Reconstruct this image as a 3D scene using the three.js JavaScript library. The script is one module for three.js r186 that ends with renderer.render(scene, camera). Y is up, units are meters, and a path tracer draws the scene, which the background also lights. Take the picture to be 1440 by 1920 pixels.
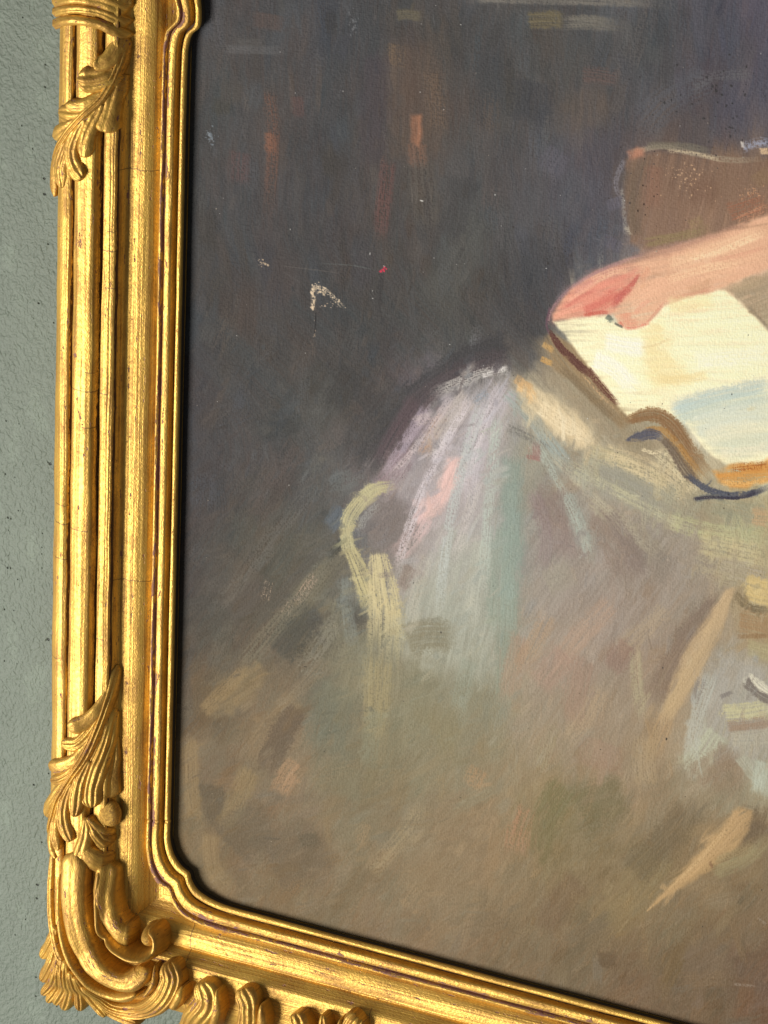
import * as THREE from 'three';
import { ImprovedNoise } from 'three/addons/math/ImprovedNoise.js';

// ---------- camera, light, exposure ----------
const scene = new THREE.Scene();
const camera = new THREE.PerspectiveCamera(13.6855, 0.75, 0.1, 30);
camera.position.set(0.15681, 0.32787, 0).addScaledVector(new THREE.Vector3(0.40400, 0.36360, 0.83939), 2.9630);
camera.lookAt(0.15681, 0.32787, 0);
camera.rotateZ(0.0417);
camera.updateMatrixWorld(true);
const renderer = new THREE.WebGLRenderer({ antialias: true });
renderer.toneMapping = THREE.LinearToneMapping;
renderer.toneMappingExposure = 1;
renderer.shadowMap.enabled = true;
scene.background = new THREE.Color(0.13, 0.13, 0.125);      // the dim room around
// a broad, cool window to the lower left in front of the wall
function areaLight(name, color, intensity, w, h, from, at) {
  const l = new THREE.RectAreaLight(color, intensity, w, h);
  l.name = name; l.position.set(...from); l.lookAt(...at); scene.add(l);
  return l;
}
areaLight('window_light', 0xfff9f0, 25, 1.15, 1.15, [-1.45, -0.62, 1.95], [0.15, 0.3, 0]);

// ---------- helpers ----------
function rng(seed) { let s = seed | 0; return () => { s = (s + 0x6d2b79f5) | 0; let t = Math.imul(s ^ (s >>> 15), 1 | s); t = (t + Math.imul(t ^ (t >>> 7), 61 | t)) ^ t; return ((t ^ (t >>> 14)) >>> 0) / 4294967296; }; }
const perlin = new ImprovedNoise();
const noise = (x, y, z = 0.37) => perlin.noise(x, y, z);
const fbm = (x, y, z = 0.37, o = 4) => { let a = 0, k = 0.5, f = 1; for (let i = 0; i < o; i++) { a += k * perlin.noise(x * f, y * f, z + i * 7.3); k *= 0.5; f *= 2.03; } return a; };
const clamp = (x, a = 0, b = 1) => Math.min(b, Math.max(a, x));
const smooth = (x, a, b) => { const t = clamp((x - a) / (b - a)); return t * t * (3 - 2 * t); };
const lerp = (a, b, t) => a + (b - a) * t;
const lin = (c) => (c <= 0.04045 ? c / 12.92 : ((c + 0.055) / 1.055) ** 2.4);
// piecewise linear table [[x, y], ...]
const table = (rows) => (x) => { if (x <= rows[0][0]) return rows[0][1]; for (let i = 1; i < rows.length; i++) if (x <= rows[i][0]) return lerp(rows[i - 1][1], rows[i][1], (x - rows[i - 1][0]) / (rows[i][0] - rows[i - 1][0])); return rows[rows.length - 1][1]; };
// smooth curve through 2D points, n steps
function curve2(pts, n) {
  const c = new THREE.CatmullRomCurve3(pts.map((p) => new THREE.Vector3(p[0], p[1], 0)), false, 'centripetal');
  return Array.from({ length: n + 1 }, (_, i) => { const p = c.getPoint(i / n); return [p.x, p.y]; });
}
const names = {};
function numbered(name) { const k = (names[name] = (names[name] ?? -1) + 1); return k ? name + '_' + String(k).padStart(3, '0') : name; }
function part(name, geometry, m, parent) { const o = new THREE.Mesh(geometry, m); o.name = numbered(name); o.castShadow = o.receiveShadow = true; parent.add(o); return o; }
// a grid of (nu+1) x (nv+1) points as a surface; at(i, j) gives [x, y, z, u, v]
function grid(nu, nv, at, flip = false) {
  const pos = [], uv = [], idx = [];
  for (let i = 0; i <= nu; i++) for (let j = 0; j <= nv; j++) { const p = at(i, j); pos.push(p[0], p[1], p[2]); uv.push(p[3], p[4]); }
  for (let i = 0; i < nu; i++) for (let j = 0; j < nv; j++) {
    const a = i * (nv + 1) + j, b = a + 1, c = a + nv + 1, d = c + 1;
    if (flip) idx.push(a, b, c, b, d, c); else idx.push(a, c, b, b, c, d);
  }
  const g = new THREE.BufferGeometry();
  g.setAttribute('position', new THREE.Float32BufferAttribute(pos, 3));
  g.setAttribute('uv', new THREE.Float32BufferAttribute(uv, 2));
  g.setIndex(idx); g.computeVertexNormals();
  return g;
}
function dataTexture(data, w, h, srgb, repeat = true) {
  const t = new THREE.DataTexture(data, w, h, THREE.RGBAFormat);
  if (srgb) t.colorSpace = THREE.SRGBColorSpace;
  t.wrapS = t.wrapT = repeat ? THREE.MirroredRepeatWrapping : THREE.ClampToEdgeWrapping;
  t.magFilter = THREE.LinearFilter; t.needsUpdate = true;
  return t;
}

// ---------- the wall ----------
{
  const N = 1024, SIZE = 0.36, h = new Uint8Array(N * N * 4), c = new Uint8Array(N * N * 4), r = rng(5);
  const pits = Array.from({ length: 150 }, () => [r() * N, r() * N, 1.2 + r() * r() * 2.2, 0.6 + r() * 1.2]);
  const near = new Float32Array(N * N);
  for (const [px, py, pr, el] of pits) for (let y = Math.floor(py - 9); y < py + 9; y++) for (let x = Math.floor(px - 9); x < px + 9; x++) {
    if (x < 0 || y < 0 || x >= N || y >= N) continue;
    const d = Math.hypot((x - px) * el, y - py) / pr; near[y * N + x] = Math.max(near[y * N + x], 1 - smooth(d, 0.5, 1.2));
  }
  for (let y = 0; y < N; y++) for (let x = 0; x < N; x++) {
    const u = x / N * SIZE * 1000, v = y / N * SIZE * 1000, i = (y * N + x) * 4;      // millimetres
    const wx = u + 2.5 * noise(u * 0.11, v * 0.11, 3.1), wy = v + 2.5 * noise(u * 0.11, v * 0.11, 8.7);
    const b = 0.5 * noise(wx * 0.3 + wy * 0.09, wy * 0.22 - wx * 0.06, 1.3) + 0.42 * noise(wx * 0.62 + wy * 0.2, wy * 0.5 - wx * 0.15, 4.4) + 0.22 * noise(u * 1.2, v * 1.1, 2.2) + 0.3 * noise(u * 0.05, v * 0.04, 7);
    const lump = 0.42 + 0.42 * b;
    h[i] = clamp(0.15 + 0.8 * lump - 0.5 * near[y * N + x]) * 255; h[i + 1] = h[i + 2] = h[i]; h[i + 3] = 255;
    const t = 1 + 0.1 * fbm(u * 0.018, v * 0.012, 6) + 0.07 * smooth(noise(u * 0.06 + 0.5 * noise(u * 0.3, v * 0.3, 3), v * 0.025, 14), 0.25, 0.45) + 0.05 * noise(u * 0.9, v * 0.9, 9);
    const k = 1 - 0.75 * near[y * N + x];
    c[i] = clamp(97 * t * k, 0, 255); c[i + 1] = clamp(109 * t * k, 0, 255); c[i + 2] = clamp(97 * t * k, 0, 255); c[i + 3] = 255;
  }
  const m = new THREE.MeshStandardMaterial({ name: 'green_wall_paint', map: dataTexture(c, N, N, true), bumpMap: dataTexture(h, N, N, false), bumpScale: 0.0016, roughness: 0.6 });
  const g = new THREE.BoxGeometry(2.4, 2.4, 0.15);
  const p = g.attributes.position, uv = g.attributes.uv, n = g.attributes.normal;
  for (let i = 0; i < p.count; i++) if (Math.abs(n.getZ(i)) > 0.5) uv.setXY(i, (p.getX(i) + 1.2) / SIZE, (p.getY(i) + 1.2) / SIZE);
  const wall = new THREE.Mesh(g, m);
  wall.name = 'wall'; wall.position.set(0.3, 0.35, -0.0965); wall.receiveShadow = wall.castShadow = true;
  wall.userData = { kind: 'structure', label: 'grey green painted wall with rough roller texture behind the gilt frame', category: 'wall' };
  scene.add(wall);
}

// ---------- the painting: colours laid on stroke by stroke, in millimetres from the lower left corner of the sight edge ----------
const CW = 1240, CH = 1920, PX = 2, X0 = -0.6, Y0 = -0.6;           // raster: 2 pixels per millimetre
const paint = new Float32Array(CW * CH * 3), relief = new Float32Array(CW * CH), tooth = new Float32Array(CW * CH);
{
  // canvas tooth: threads both ways, worn and uneven
  for (let y = 0; y < CH; y++) for (let x = 0; x < CW; x++) {
    const a = Math.sin(x * 2.1 + 1.3 * noise(x * 0.05, y * 0.02, 2)) * 0.25 + Math.sin(y * 2.1 + 1.3 * noise(x * 0.02, y * 0.05, 5)) * 0.25;
    tooth[y * CW + x] = 0.5 + a * 0.5 + 0.75 * noise(x * 0.33, y * 0.3, 1) + 0.4 * noise(x * 0.71, y * 0.64, 3);
  }
}
const ground = [];                                               // [x, y, r, g, b] large areas of tone
const tone = (y, pts) => pts.forEach(([p, c]) => ground.push([...p, ...c]));
//GROUND
tone(0, [[[-2,692], [74, 72, 72]], [[104,708], [72, 72, 74]], [[221,725], [84, 83, 82]], [[326,741], [88, 88, 92]], [[413,753], [98, 94, 106]], [[505,767], [104, 98, 110]]]);
tone(1, [[[0,648], [73, 72, 72]], [[57,657], [74, 72, 72]], [[113,666], [72, 73, 75]], [[168,674], [76, 75, 73]], [[223,682], [80, 80, 80]], [[276,691], [84, 83, 82]], [[329,699], [80, 80, 80]], [[380,707], [84, 84, 90]], [[416,712], [94, 91, 102]], [[509,726], [100, 96, 108]]]);
tone(2, [[[1,596], [70, 71, 70]], [[50,604], [76, 73, 71]], [[107,613], [70, 71, 72]], [[155,621], [80, 72, 70]], [[179,624], [88, 78, 70]], [[225,632], [80, 80, 80]], [[279,641], [88, 84, 80]], [[332,649], [86, 85, 88]], [[384,658], [84, 83, 90]], [[420,664], [90, 87, 98]], [[513,679], [96, 92, 104]]]);
tone(3, [[[-2,542], [66, 66, 66]], [[48,550], [75, 71, 70]], [[105,560], [70, 70, 72]], [[165,570], [80, 75, 71]], [[220,580], [80, 80, 79]], [[267,588], [86, 85, 88]], [[305,594], [88, 86, 94]], [[372,606], [128, 102, 84]], [[424,614], [132, 108, 86]]]);
tone(4, [[[0,488], [64, 64, 64]], [[54,498], [70, 69, 69]], [[111,508], [67, 66, 66]], [[160,517], [74, 70, 68]], [[203,524], [80, 80, 77]], [[254,534], [76, 76, 77]], [[301,542], [84, 84, 90]], [[376,555], [226, 184, 152]], [[427,572], [228, 186, 154]]]);
tone(5, [[[-1,433], [62, 61, 61]], [[56,444], [69, 68, 66]], [[113,455], [68, 67, 66]], [[162,464], [72, 71, 69]], [[210,473], [76, 75, 71]], [[249,480], [70, 68, 68]], [[343,483], [245, 238, 205]], [[433,500], [240, 232, 200]]]);
tone(6, [[[-2,377], [64, 61, 62]], [[49,387], [70, 69, 68]], [[107,399], [74, 74, 70]], [[148,407], [70, 68, 66]], [[189,415], [108, 96, 98]], [[229,423], [160, 156, 156]], [[268,430], [178, 168, 145]], [[332,416], [160, 152, 128]], [[422,446], [215, 215, 195]]]);
tone(7, [[[-1,321], [64, 61, 63]], [[46,331], [70, 67, 67]], [[93,340], [76, 74, 72]], [[130,348], [86, 86, 84]], [[167,356], [140, 130, 130]], [[207,364], [184, 172, 172]], [[256,366], [142, 148, 136]], [[295,374], [146, 138, 124]], [[349,386], [160, 152, 130]], [[400,381], [160, 152, 126]], [[441,389], [178, 168, 132]]]);
tone(8, [[[-1,264], [66, 63, 66]], [[48,275], [74, 72, 69]], [[86,283], [86, 83, 74]], [[120,290], [92, 92, 88]], [[169,309], [134, 126, 124]], [[210,309], [162, 158, 152]], [[254,319], [148, 152, 142]], [[298,328], [142, 130, 122]], [[345,338], [148, 138, 124]], [[391,341], [146, 136, 120]], [[445,345], [170, 158, 126]]]);
tone(9, [[[0,206], [66, 64, 64]], [[45,217], [84, 80, 74]], [[97,228], [96, 91, 82]], [[139,237], [112, 112, 102]], [[196,250], [144, 144, 134]], [[245,261], [150, 154, 142]], [[293,272], [150, 138, 126]], [[340,283], [150, 132, 118]], [[387,293], [152, 136, 116]], [[448,307], [164, 146, 112]], [[544,328], [160, 150, 124]]]);
tone(10, [[[1,152], [80, 74, 68]], [[38,165], [112, 100, 82]], [[81,171], [112, 102, 88]], [[132,183], [112, 108, 96]], [[182,194], [132, 130, 112]], [[232,206], [138, 138, 122]], [[280,217], [150, 138, 122]], [[328,228], [150, 134, 118]], [[375,235], [160, 142, 116]], [[421,254], [164, 160, 150]], [[451,257], [160, 152, 130]]]);
tone(11, [[[3,93], [112, 100, 82]], [[44,103], [108, 97, 82]], [[92,115], [128, 114, 96]], [[143,127], [114, 108, 92]], [[193,139], [124, 118, 100]], [[243,151], [140, 128, 108]], [[291,163], [138, 126, 104]], [[339,175], [148, 132, 112]], [[382,185], [142, 126, 104]], [[417,194], [150, 142, 122]], [[455,207], [160, 156, 136]]]);
tone(12, [[[4,38], [116, 102, 80]], [[50,49], [106, 95, 80]], [[103,62], [116, 104, 88]], [[154,75], [122, 112, 94]], [[204,88], [128, 116, 98]], [[254,100], [144, 124, 104]], [[294,110], [122, 116, 90]], [[342,123], [126, 114, 92]], [[390,134], [136, 122, 100]], [[459,152], [134, 118, 96]], [[558,169], [124, 110, 90]]]);
tone(13, [[[43,0], [114, 100, 80]], [[104,11], [116, 103, 84]], [[164,27], [126, 113, 94]], [[219,41], [128, 115, 96]], [[273,55], [126, 112, 92]], [[321,68], [122, 108, 88]], [[369,80], [128, 114, 92]], [[417,92], [130, 114, 92]], [[463,104], [118, 104, 86]]]);
tone(14, [[[80,-39], [108, 95, 78]], [[140,-22], [112, 98, 80]], [[208,-4], [124, 108, 90]], [[267,-1], [118, 103, 84]], [[325,14], [116, 102, 84]], [[373,19], [114, 98, 82]], [[421,32], [108, 93, 76]], [[468,44], [112, 94, 84]], [[568,51], [110, 94, 80]]]);
{
  const LW = 155, LH = 240, low = new Float32Array(LW * LH * 3), S2 = 2 * 23 * 23;
  for (let j = 0; j < LH; j++) for (let i = 0; i < LW; i++) {
    const x = X0 + (i + 0.5) * 4, y = Y0 + (j + 0.5) * 4; let r = 0, g = 0, b = 0, w = 1e-12;
    for (const p of ground) { const k = Math.exp(-((x - p[0]) ** 2 + (y - p[1]) ** 2) / S2) + 1e-9 / (1 + (x - p[0]) ** 2 + (y - p[1]) ** 2); r += k * p[2]; g += k * p[3]; b += k * p[4]; w += k; }
    low.set([r / w, g / w, b / w], (j * LW + i) * 3);
  }
  for (let y = 0; y < CH; y++) for (let x = 0; x < CW; x++) {
    const wx = x + 40 * fbm(x * 0.009, y * 0.006, 1.7) + 14 * noise(x * 0.05, y * 0.02, 3), wy = y + 60 * fbm(x * 0.009, y * 0.006, 5.1) + 20 * noise(x * 0.06, y * 0.02, 8);
    const tilt = 0.5 * (1 - smooth(y / PX, 330, 520)), L = y + x * tilt, W = x - y * tilt;           // the way the brush went
    const lum = 8 * fbm(W * 0.022, L * 0.006, 2.2, 3) + 5 * noise(W * 0.09, L * 0.02, 4.9) + 4 * noise(W * 0.3, L * 0.07, 6.1) + 4 * noise(x * 0.5, y * 0.22, 7.7) + 5 * fbm(x * 0.05, y * 0.05, 31, 3), hue = 5.5 * fbm(W * 0.02, L * 0.007, 11, 3) + 3 * noise(W * 0.25, L * 0.03, 12);
    const add = [lum + hue, lum - 0.35 * hue, lum - 0.9 * hue];
    const fx = clamp(wx / 8 - 0.5, 0, LW - 1.001), fy = clamp(wy / 8 - 0.5, 0, LH - 1.001), ix = Math.floor(fx), iy = Math.floor(fy), u = fx - ix, v = fy - iy;
    for (let c = 0; c < 3; c++) {
      const q = (i, j) => low[((iy + j) * LW + ix + i) * 3 + c];
      paint[(y * CW + x) * 3 + c] = lerp(lerp(q(0, 0), q(1, 0), u), lerp(q(0, 1), q(1, 1), u), v) + add[c];
    }
  }
}
const best = new Float32Array(CW * CH).fill(1e9), lat = new Float32Array(CW * CH), along = new Float32Array(CW * CH);
let strokeSeed = 1;
const WIDEN = 1.45;
function blend(i, c, a, jitter) { for (let k = 0; k < 3; k++) paint[i * 3 + k] += (c[k] + jitter - paint[i * 3 + k]) * a; }
// one brush stroke: colour, width in mm (a number or widths along the way), opacity, path in mm
function S(c, width, alpha, path, o = {}) {
  const { dry = 0.06, streak = 15, load = 0.4, fade = [0.08, 0.25] } = o, soft = (o.soft ?? 0.4) * (o.keep ? 0.8 : 0.65), seed = (strokeSeed += 3.71);
  if (!o.keep) alpha = Math.min(1, alpha * 1.25);
  const widths = [].concat(width).map((q) => q * (o.keep || q < 4.5 ? 1 : WIDEN)), wAt = (t) => { const f = t * (widths.length - 1), i = Math.min(Math.floor(f), widths.length - 2); return widths.length < 2 ? widths[0] : lerp(widths[i], widths[i + 1], f - i); };
  let len = 0; for (let i = 1; i < path.length; i++) len += Math.hypot(path[i][0] - path[i - 1][0], path[i][1] - path[i - 1][1]);
  const n = Math.max(3, Math.ceil(len / 2.5)), p = path.length > 2 ? curve2(path, n) : Array.from({ length: n + 1 }, (_, i) => [lerp(path[0][0], path[1][0], i / n), lerp(path[0][1], path[1][1], i / n)]), touched = [];
  for (let i = 0; i < n; i++) {
    const ax = (p[i][0] - X0) * PX, ay = (p[i][1] - Y0) * PX, bx = (p[i + 1][0] - X0) * PX, by = (p[i + 1][1] - Y0) * PX, hw = Math.max(wAt(i / n), wAt((i + 1) / n)) * PX * 0.62 + 2;
    const x0 = Math.max(0, Math.floor(Math.min(ax, bx) - hw)), x1 = Math.min(CW - 1, Math.ceil(Math.max(ax, bx) + hw)), y0 = Math.max(0, Math.floor(Math.min(ay, by) - hw)), y1 = Math.min(CH - 1, Math.ceil(Math.max(ay, by) + hw));
    const dx = bx - ax, dy = by - ay, l2 = dx * dx + dy * dy || 1, l = Math.sqrt(l2);
    for (let y = y0; y <= y1; y++) for (let x = x0; x <= x1; x++) {
      const t = clamp(((x - ax) * dx + (y - ay) * dy) / l2), ex = x - ax - t * dx, ey = y - ay - t * dy, d = ex * ex + ey * ey, k = y * CW + x;
      if (d < best[k] && d < hw * hw) { if (best[k] > 1e8) touched.push(k); best[k] = d; lat[k] = Math.sign(dx * (y - ay) - dy * (x - ax)) * Math.sqrt(d); along[k] = (i + t) / n + (t <= 0 && i === 0 || t >= 1 && i === n - 1 ? Math.sign(t - 0.5) * Math.sqrt(Math.max(0, d - ((dx * ey - dy * ex) / l) ** 2)) / (len * PX) : 0); }
    }
  }
  for (const k of touched) {
    const y = Math.floor(k / CW), x = k - y * CW, t = clamp(along[k]), hw = wAt(t) * PX * 0.5, s = lat[k] / hw, mm = along[k] * len;
    const hair = 0.5 + 0.9 * noise(s * streak * 0.5 + seed, mm * 0.03, seed) + 0.55 * noise(s * streak * 1.3, mm * 0.06, seed + 9);
    const ragged = 0.16 * noise(x * 0.11, y * 0.11, seed) + 0.08 * noise(x * 0.4, y * 0.4, seed) + 0.3 * (tooth[k] - 0.5);
    let a = 1 - smooth(Math.abs(s) + ragged, 1 - soft, 1.02);
    const ends = 0.5 * (hair - 0.5);
    a *= smooth(along[k] + ends * fade[0], -0.01, fade[0] + 0.005) * (1 - smooth(along[k] + ends * fade[1], 1 - fade[1], 1.005));
    if (dry) a *= smooth(0.45 * hair + 0.55 * tooth[k], dry - 0.14, dry + 0.14);
    a *= clamp(0.55 + 0.7 * hair, 0.2, 1) * alpha;
    if (a > 0.003) { blend(k, c, clamp(a), (hair - 0.5) * 9); relief[k] = relief[k] * (1 - 0.6 * a) + a * load * (0.5 + 0.8 * hair); }
    best[k] = 1e9;
  }
}
// an area with brushed inside: colour, outline in mm, opacity; dir is the way of the brush in degrees
function A(c, poly, alpha = 1, o = {}) {
  const { soft = 2, dir = 90, vary = 8, load = 0.4, dry = 0, wob = 2.2 } = o, seed = (strokeSeed += 5.13), cs = Math.cos(dir * Math.PI / 180), sn = Math.sin(dir * Math.PI / 180);
  const xs = poly.map((p) => p[0]), ys = poly.map((p) => p[1]), m = soft * 2 + 4;
  const x0 = Math.max(0, Math.floor((Math.min(...xs) - m - X0) * PX)), x1 = Math.min(CW - 1, Math.ceil((Math.max(...xs) + m - X0) * PX)), y0 = Math.max(0, Math.floor((Math.min(...ys) - m - Y0) * PX)), y1 = Math.min(CH - 1, Math.ceil((Math.max(...ys) + m - Y0) * PX));
  for (let y = y0; y <= y1; y++) for (let x = x0; x <= x1; x++) {
    const px = X0 + x / PX + wob * noise(x * 0.07, y * 0.07, seed) + 0.5 * noise(x * 0.3, y * 0.3, seed), py = Y0 + y / PX + wob * noise(x * 0.07, y * 0.07, seed + 4);
    let d = 1e9, inside = false;
    for (let i = 0, j = poly.length - 1; i < poly.length; j = i++) {
      const [ax, ay] = poly[j], [bx, by] = poly[i], ex = bx - ax, ey = by - ay, t = clamp(((px - ax) * ex + (py - ay) * ey) / (ex * ex + ey * ey || 1));
      d = Math.min(d, Math.hypot(px - ax - t * ex, py - ay - t * ey));
      if ((by > py) !== (ay > py) && px < (ax - bx) * (py - by) / (ay - by) + bx) inside = !inside;
    }
    const sd = inside ? -d : d; if (sd > soft) continue;
    const k = y * CW + x, L = (x * cs + y * sn) / PX, W = (-x * sn + y * cs) / PX;
    const hair = 0.5 + 0.8 * noise(W * 0.32, L * 0.03, seed) + 0.5 * noise(W * 1.1, L * 0.06, seed + 2);
    let a = alpha * (1 - smooth(sd, -soft, soft)) * clamp(0.6 + 0.6 * hair, 0.25, 1);
    if (dry) a *= smooth(0.4 * hair + 0.6 * tooth[k], dry - 0.14, dry + 0.14);
    blend(k, c, clamp(a), (hair - 0.5) * vary); relief[k] = relief[k] * (1 - 0.5 * a) + a * load * (0.4 + 0.8 * hair);
  }
}
// flakes of lost paint or specks: colour, count, spread in mm, path
function flakes(c, n, spread, path, size = 0.7, up = 0.3) {
  const r = rng(Math.floor((strokeSeed += 7.7) * 100)), p = path.length > 1 ? curve2(path, 20) : [path[0], path[0]];
  for (let k = 0; k < n; k++) {
    const q = p[Math.floor(r() * p.length)], a = r() * 6.283, d = spread * (r() + r() + r() - 1.5) * 0.8, cx = (q[0] + Math.cos(a) * d - X0) * PX, cy = (q[1] + Math.sin(a) * d - Y0) * PX, s = size * PX * (0.4 + r() * r() * 1.4), el = 0.5 + r();
    for (let y = Math.floor(cy - s * 2); y <= cy + s * 2; y++) for (let x = Math.floor(cx - s * 2); x <= cx + s * 2; x++) {
      if (x < 0 || y < 0 || x >= CW || y >= CH) continue;
      const e = 1 - smooth(Math.hypot((x - cx) * el, (y - cy) / el) / s + 0.5 * noise(x * 0.5, y * 0.5, k), 0.55, 1.1);
      if (e > 0) { blend(y * CW + x, c, e * 0.9, (r() - 0.5) * 16); relief[y * CW + x] += e * up; }
    }
  }
}
// a first lay-in over the whole canvas: short strokes that pick up the tone below and shift it a little
{
  const r = rng(77);
  for (let k = 0; k < 2600; k++) {
    const x = X0 + r() * 610, y = Y0 + r() * 950, sx = clamp(x + (r() - 0.5) * 22, X0 + 1, 610), sy = clamp(y + (r() - 0.5) * 34, Y0 + 1, 940), i = (Math.floor((sy - Y0) * PX) * CW + Math.floor((sx - X0) * PX)) * 3;
    const top = smooth(y, 380, 470), a = (top ? lerp(64, 90, top) : 62 - 10 * noise(x * 0.01, y * 0.01) * 2) + (r() - 0.5) * (top ? 40 : 90), l = 16 + r() * 50, w = 5 + r() * r() * 26, dx = Math.cos(a * Math.PI / 180) * l / 2, dy = Math.sin(a * Math.PI / 180) * l / 2;
    const d = (r() - 0.5) * 15, warm = (r() - 0.5) * 9, cool = (r() - 0.5) * 4, c = [paint[i] + d + warm, paint[i + 1] + d + cool * 0.5, paint[i + 2] + d - warm];
    S(c, w, 0.3 + r() * 0.6, [[x - dx, y - dy], [x + (r() - 0.5) * 3, y], [x + dx, y + dy]], { soft: 0.5, dry: r() < 0.4 ? 0.45 : 0, load: 0.25, fade: [0.3, 0.4], keep: true });
  }
}
//PAINT
// dark background: rust and olive smears
S([104, 77, 65], 9, 0.6, [[59,616],[64,591],[64,568],[62,522]], { dry: 0.45, soft: 0.7 });
S([124, 88, 70], 8, 0.6, [[62,587],[62,571]], { dry: 0.4, soft: 0.7 });
S([96, 74, 70], 8, 0.5, [[81,616],[84,600]], { soft: 0.7 });
S([92, 72, 70], 14, 0.5, [[39,570],[38,545]], { soft: 0.8, dry: 0.35 });
S([92, 78, 72], 22, 0.5, [[57,670],[57,657]], { soft: 0.9 });
A([100, 84, 72], [[151,663],[179,668],[188,644],[191,593],[177,587],[155,587],[148,627]], 0.5, { soft: 7, wob: 4 });
S([114, 96, 76], 12, 0.5, [[154,664],[155,646]], { dry: 0.5, soft: 0.6 });
S([110, 92, 76], 14, 0.45, [[181,650],[186,626],[188,604]], { dry: 0.5, soft: 0.7 });
A([152, 110, 86], [[167,616],[175,618],[176,605],[174,595],[168,598]], 0.92, { soft: 2, wob: 1 });
S([140, 104, 84], 12, 0.4, [[172,598],[175,579]], { soft: 0.8, dry: 0.3 });
S([102, 75, 70], 10, 0.6, [[152,583],[149,549],[149,522]], { dry: 0.42, soft: 0.7 });
S([92, 87, 80], 20, 0.5, [[174,587],[179,558],[181,536]], { soft: 0.8, dry: 0.35 });
S([74, 68, 72], 18, 0.5, [[140,655],[139,611],[139,570]], { soft: 0.9 });
S([104, 98, 82], 6, 0.7, [[153,683],[163,685],[174,685]], { soft: 0.6 });
S([114, 106, 84], 9, 0.8, [[248,694],[264,697],[276,698]], { soft: 0.5 });
S([124, 120, 110], 8, 0.7, [[272,696],[298,700],[321,700]], { soft: 0.6, fade: [0.2, 0.5] });
S([124, 120, 112], 6, 0.7, [[206,703],[282,713],[353,721]], { soft: 0.6 });
S([96, 96, 96], 5, 0.5, [[25,640],[49,643],[76,647]], { soft: 0.7 });
S([88, 87, 84], 5, 0.4, [[33,647],[57,649]], { soft: 0.7 });
A([104, 92, 82], [[277,644],[294,656],[309,653],[308,636],[291,626],[276,626]], 0.6, { soft: 9, wob: 5 });
S([106, 88, 82], 10, 0.5, [[289,664],[304,665],[318,665]], { soft: 0.8, dry: 0.3 });
S([66, 68, 72], 26, 0.5, [[255,655],[254,622]], { soft: 0.9 });
S([92, 94, 100], 20, 0.5, [[379,675],[350,656],[329,631]], { soft: 0.8, dry: 0.35 });
S([104, 104, 106], 7, 0.5, [[408,683],[379,676],[364,665]], { soft: 0.8, dry: 0.4 });
S([96, 94, 102], 18, 0.5, [[277,611],[267,591]], { soft: 0.8, dry: 0.35 });
S([104, 102, 112], 12, 0.55, [[317,585],[321,577]], { soft: 0.8 });
S([98, 96, 106], 12, 0.55, [[319,558],[316,548]], { soft: 0.8 });
S([68, 68, 69], 22, 0.35, [[257,549],[263,520],[259,493]], { soft: 1 });
S([70, 69, 70], 18, 0.35, [[281,542],[274,526]], { soft: 1 });
S([84, 84, 80], 26, 0.5, [[223,558],[211,530],[197,501],[186,476]], { soft: 0.8 });
S([70, 70, 70], 18, 0.55, [[205,581],[202,547],[195,534]], { soft: 0.8, dry: 0.3 });
S([82, 82, 78], 16, 0.5, [[123,418],[107,393],[97,381]], { soft: 0.6 });
S([58, 58, 57], 18, 0.5, [[131,431],[116,396]], { soft: 0.8 });
S([60, 60, 60], 24, 0.4, [[140,401],[156,416]], { soft: 0.8 });
S([82, 74, 70], 18, 0.5, [[92,368],[68,323],[56,297]], { soft: 0.8, dry: 0.35 });
S([86, 78, 74], 8, 0.5, [[78,347],[71,326]], { soft: 0.7, dry: 0.4 });
S([96, 96, 90], 8, 0.5, [[109,362],[99,344]], { soft: 0.7, dry: 0.45 });
S([100, 104, 102], 14, 0.55, [[136,353],[116,337]], { soft: 0.8, dry: 0.35 });
S([92, 100, 108], 14, 0.65, [[130,326],[118,306]], { soft: 0.6 });
S([106, 102, 88], 14, 0.55, [[132,297],[104,258],[80,220]], { soft: 0.7 });
S([60, 62, 58], 5, 0.6, [[132,305],[116,285]], { soft: 0.6 });
S([92, 84, 76], 22, 0.5, [[57,268],[41,228]], { soft: 0.9 });
S([84, 79, 76], 20, 0.5, [[37,227],[58,244],[70,263]], { soft: 0.9 });
S([68, 70, 68], 24, 0.5, [[80,204],[96,232],[109,251]], { soft: 0.8 });
S([74, 72, 70], 22, 0.6, [[110,223],[130,240],[146,259]], { soft: 0.8 });
S([186, 158, 142], 6, 0.6, [[108,273],[98,255],[90,243]], { dry: 0.6, soft: 0.5, streak: 14 });
S([170, 152, 134], 6, 0.7, [[72,260],[68,242]], { dry: 0.62, soft: 0.5, streak: 14 });
S([160, 140, 126], 6, 0.6, [[90,247],[83,234]], { dry: 0.6, soft: 0.6, streak: 14 });
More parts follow.
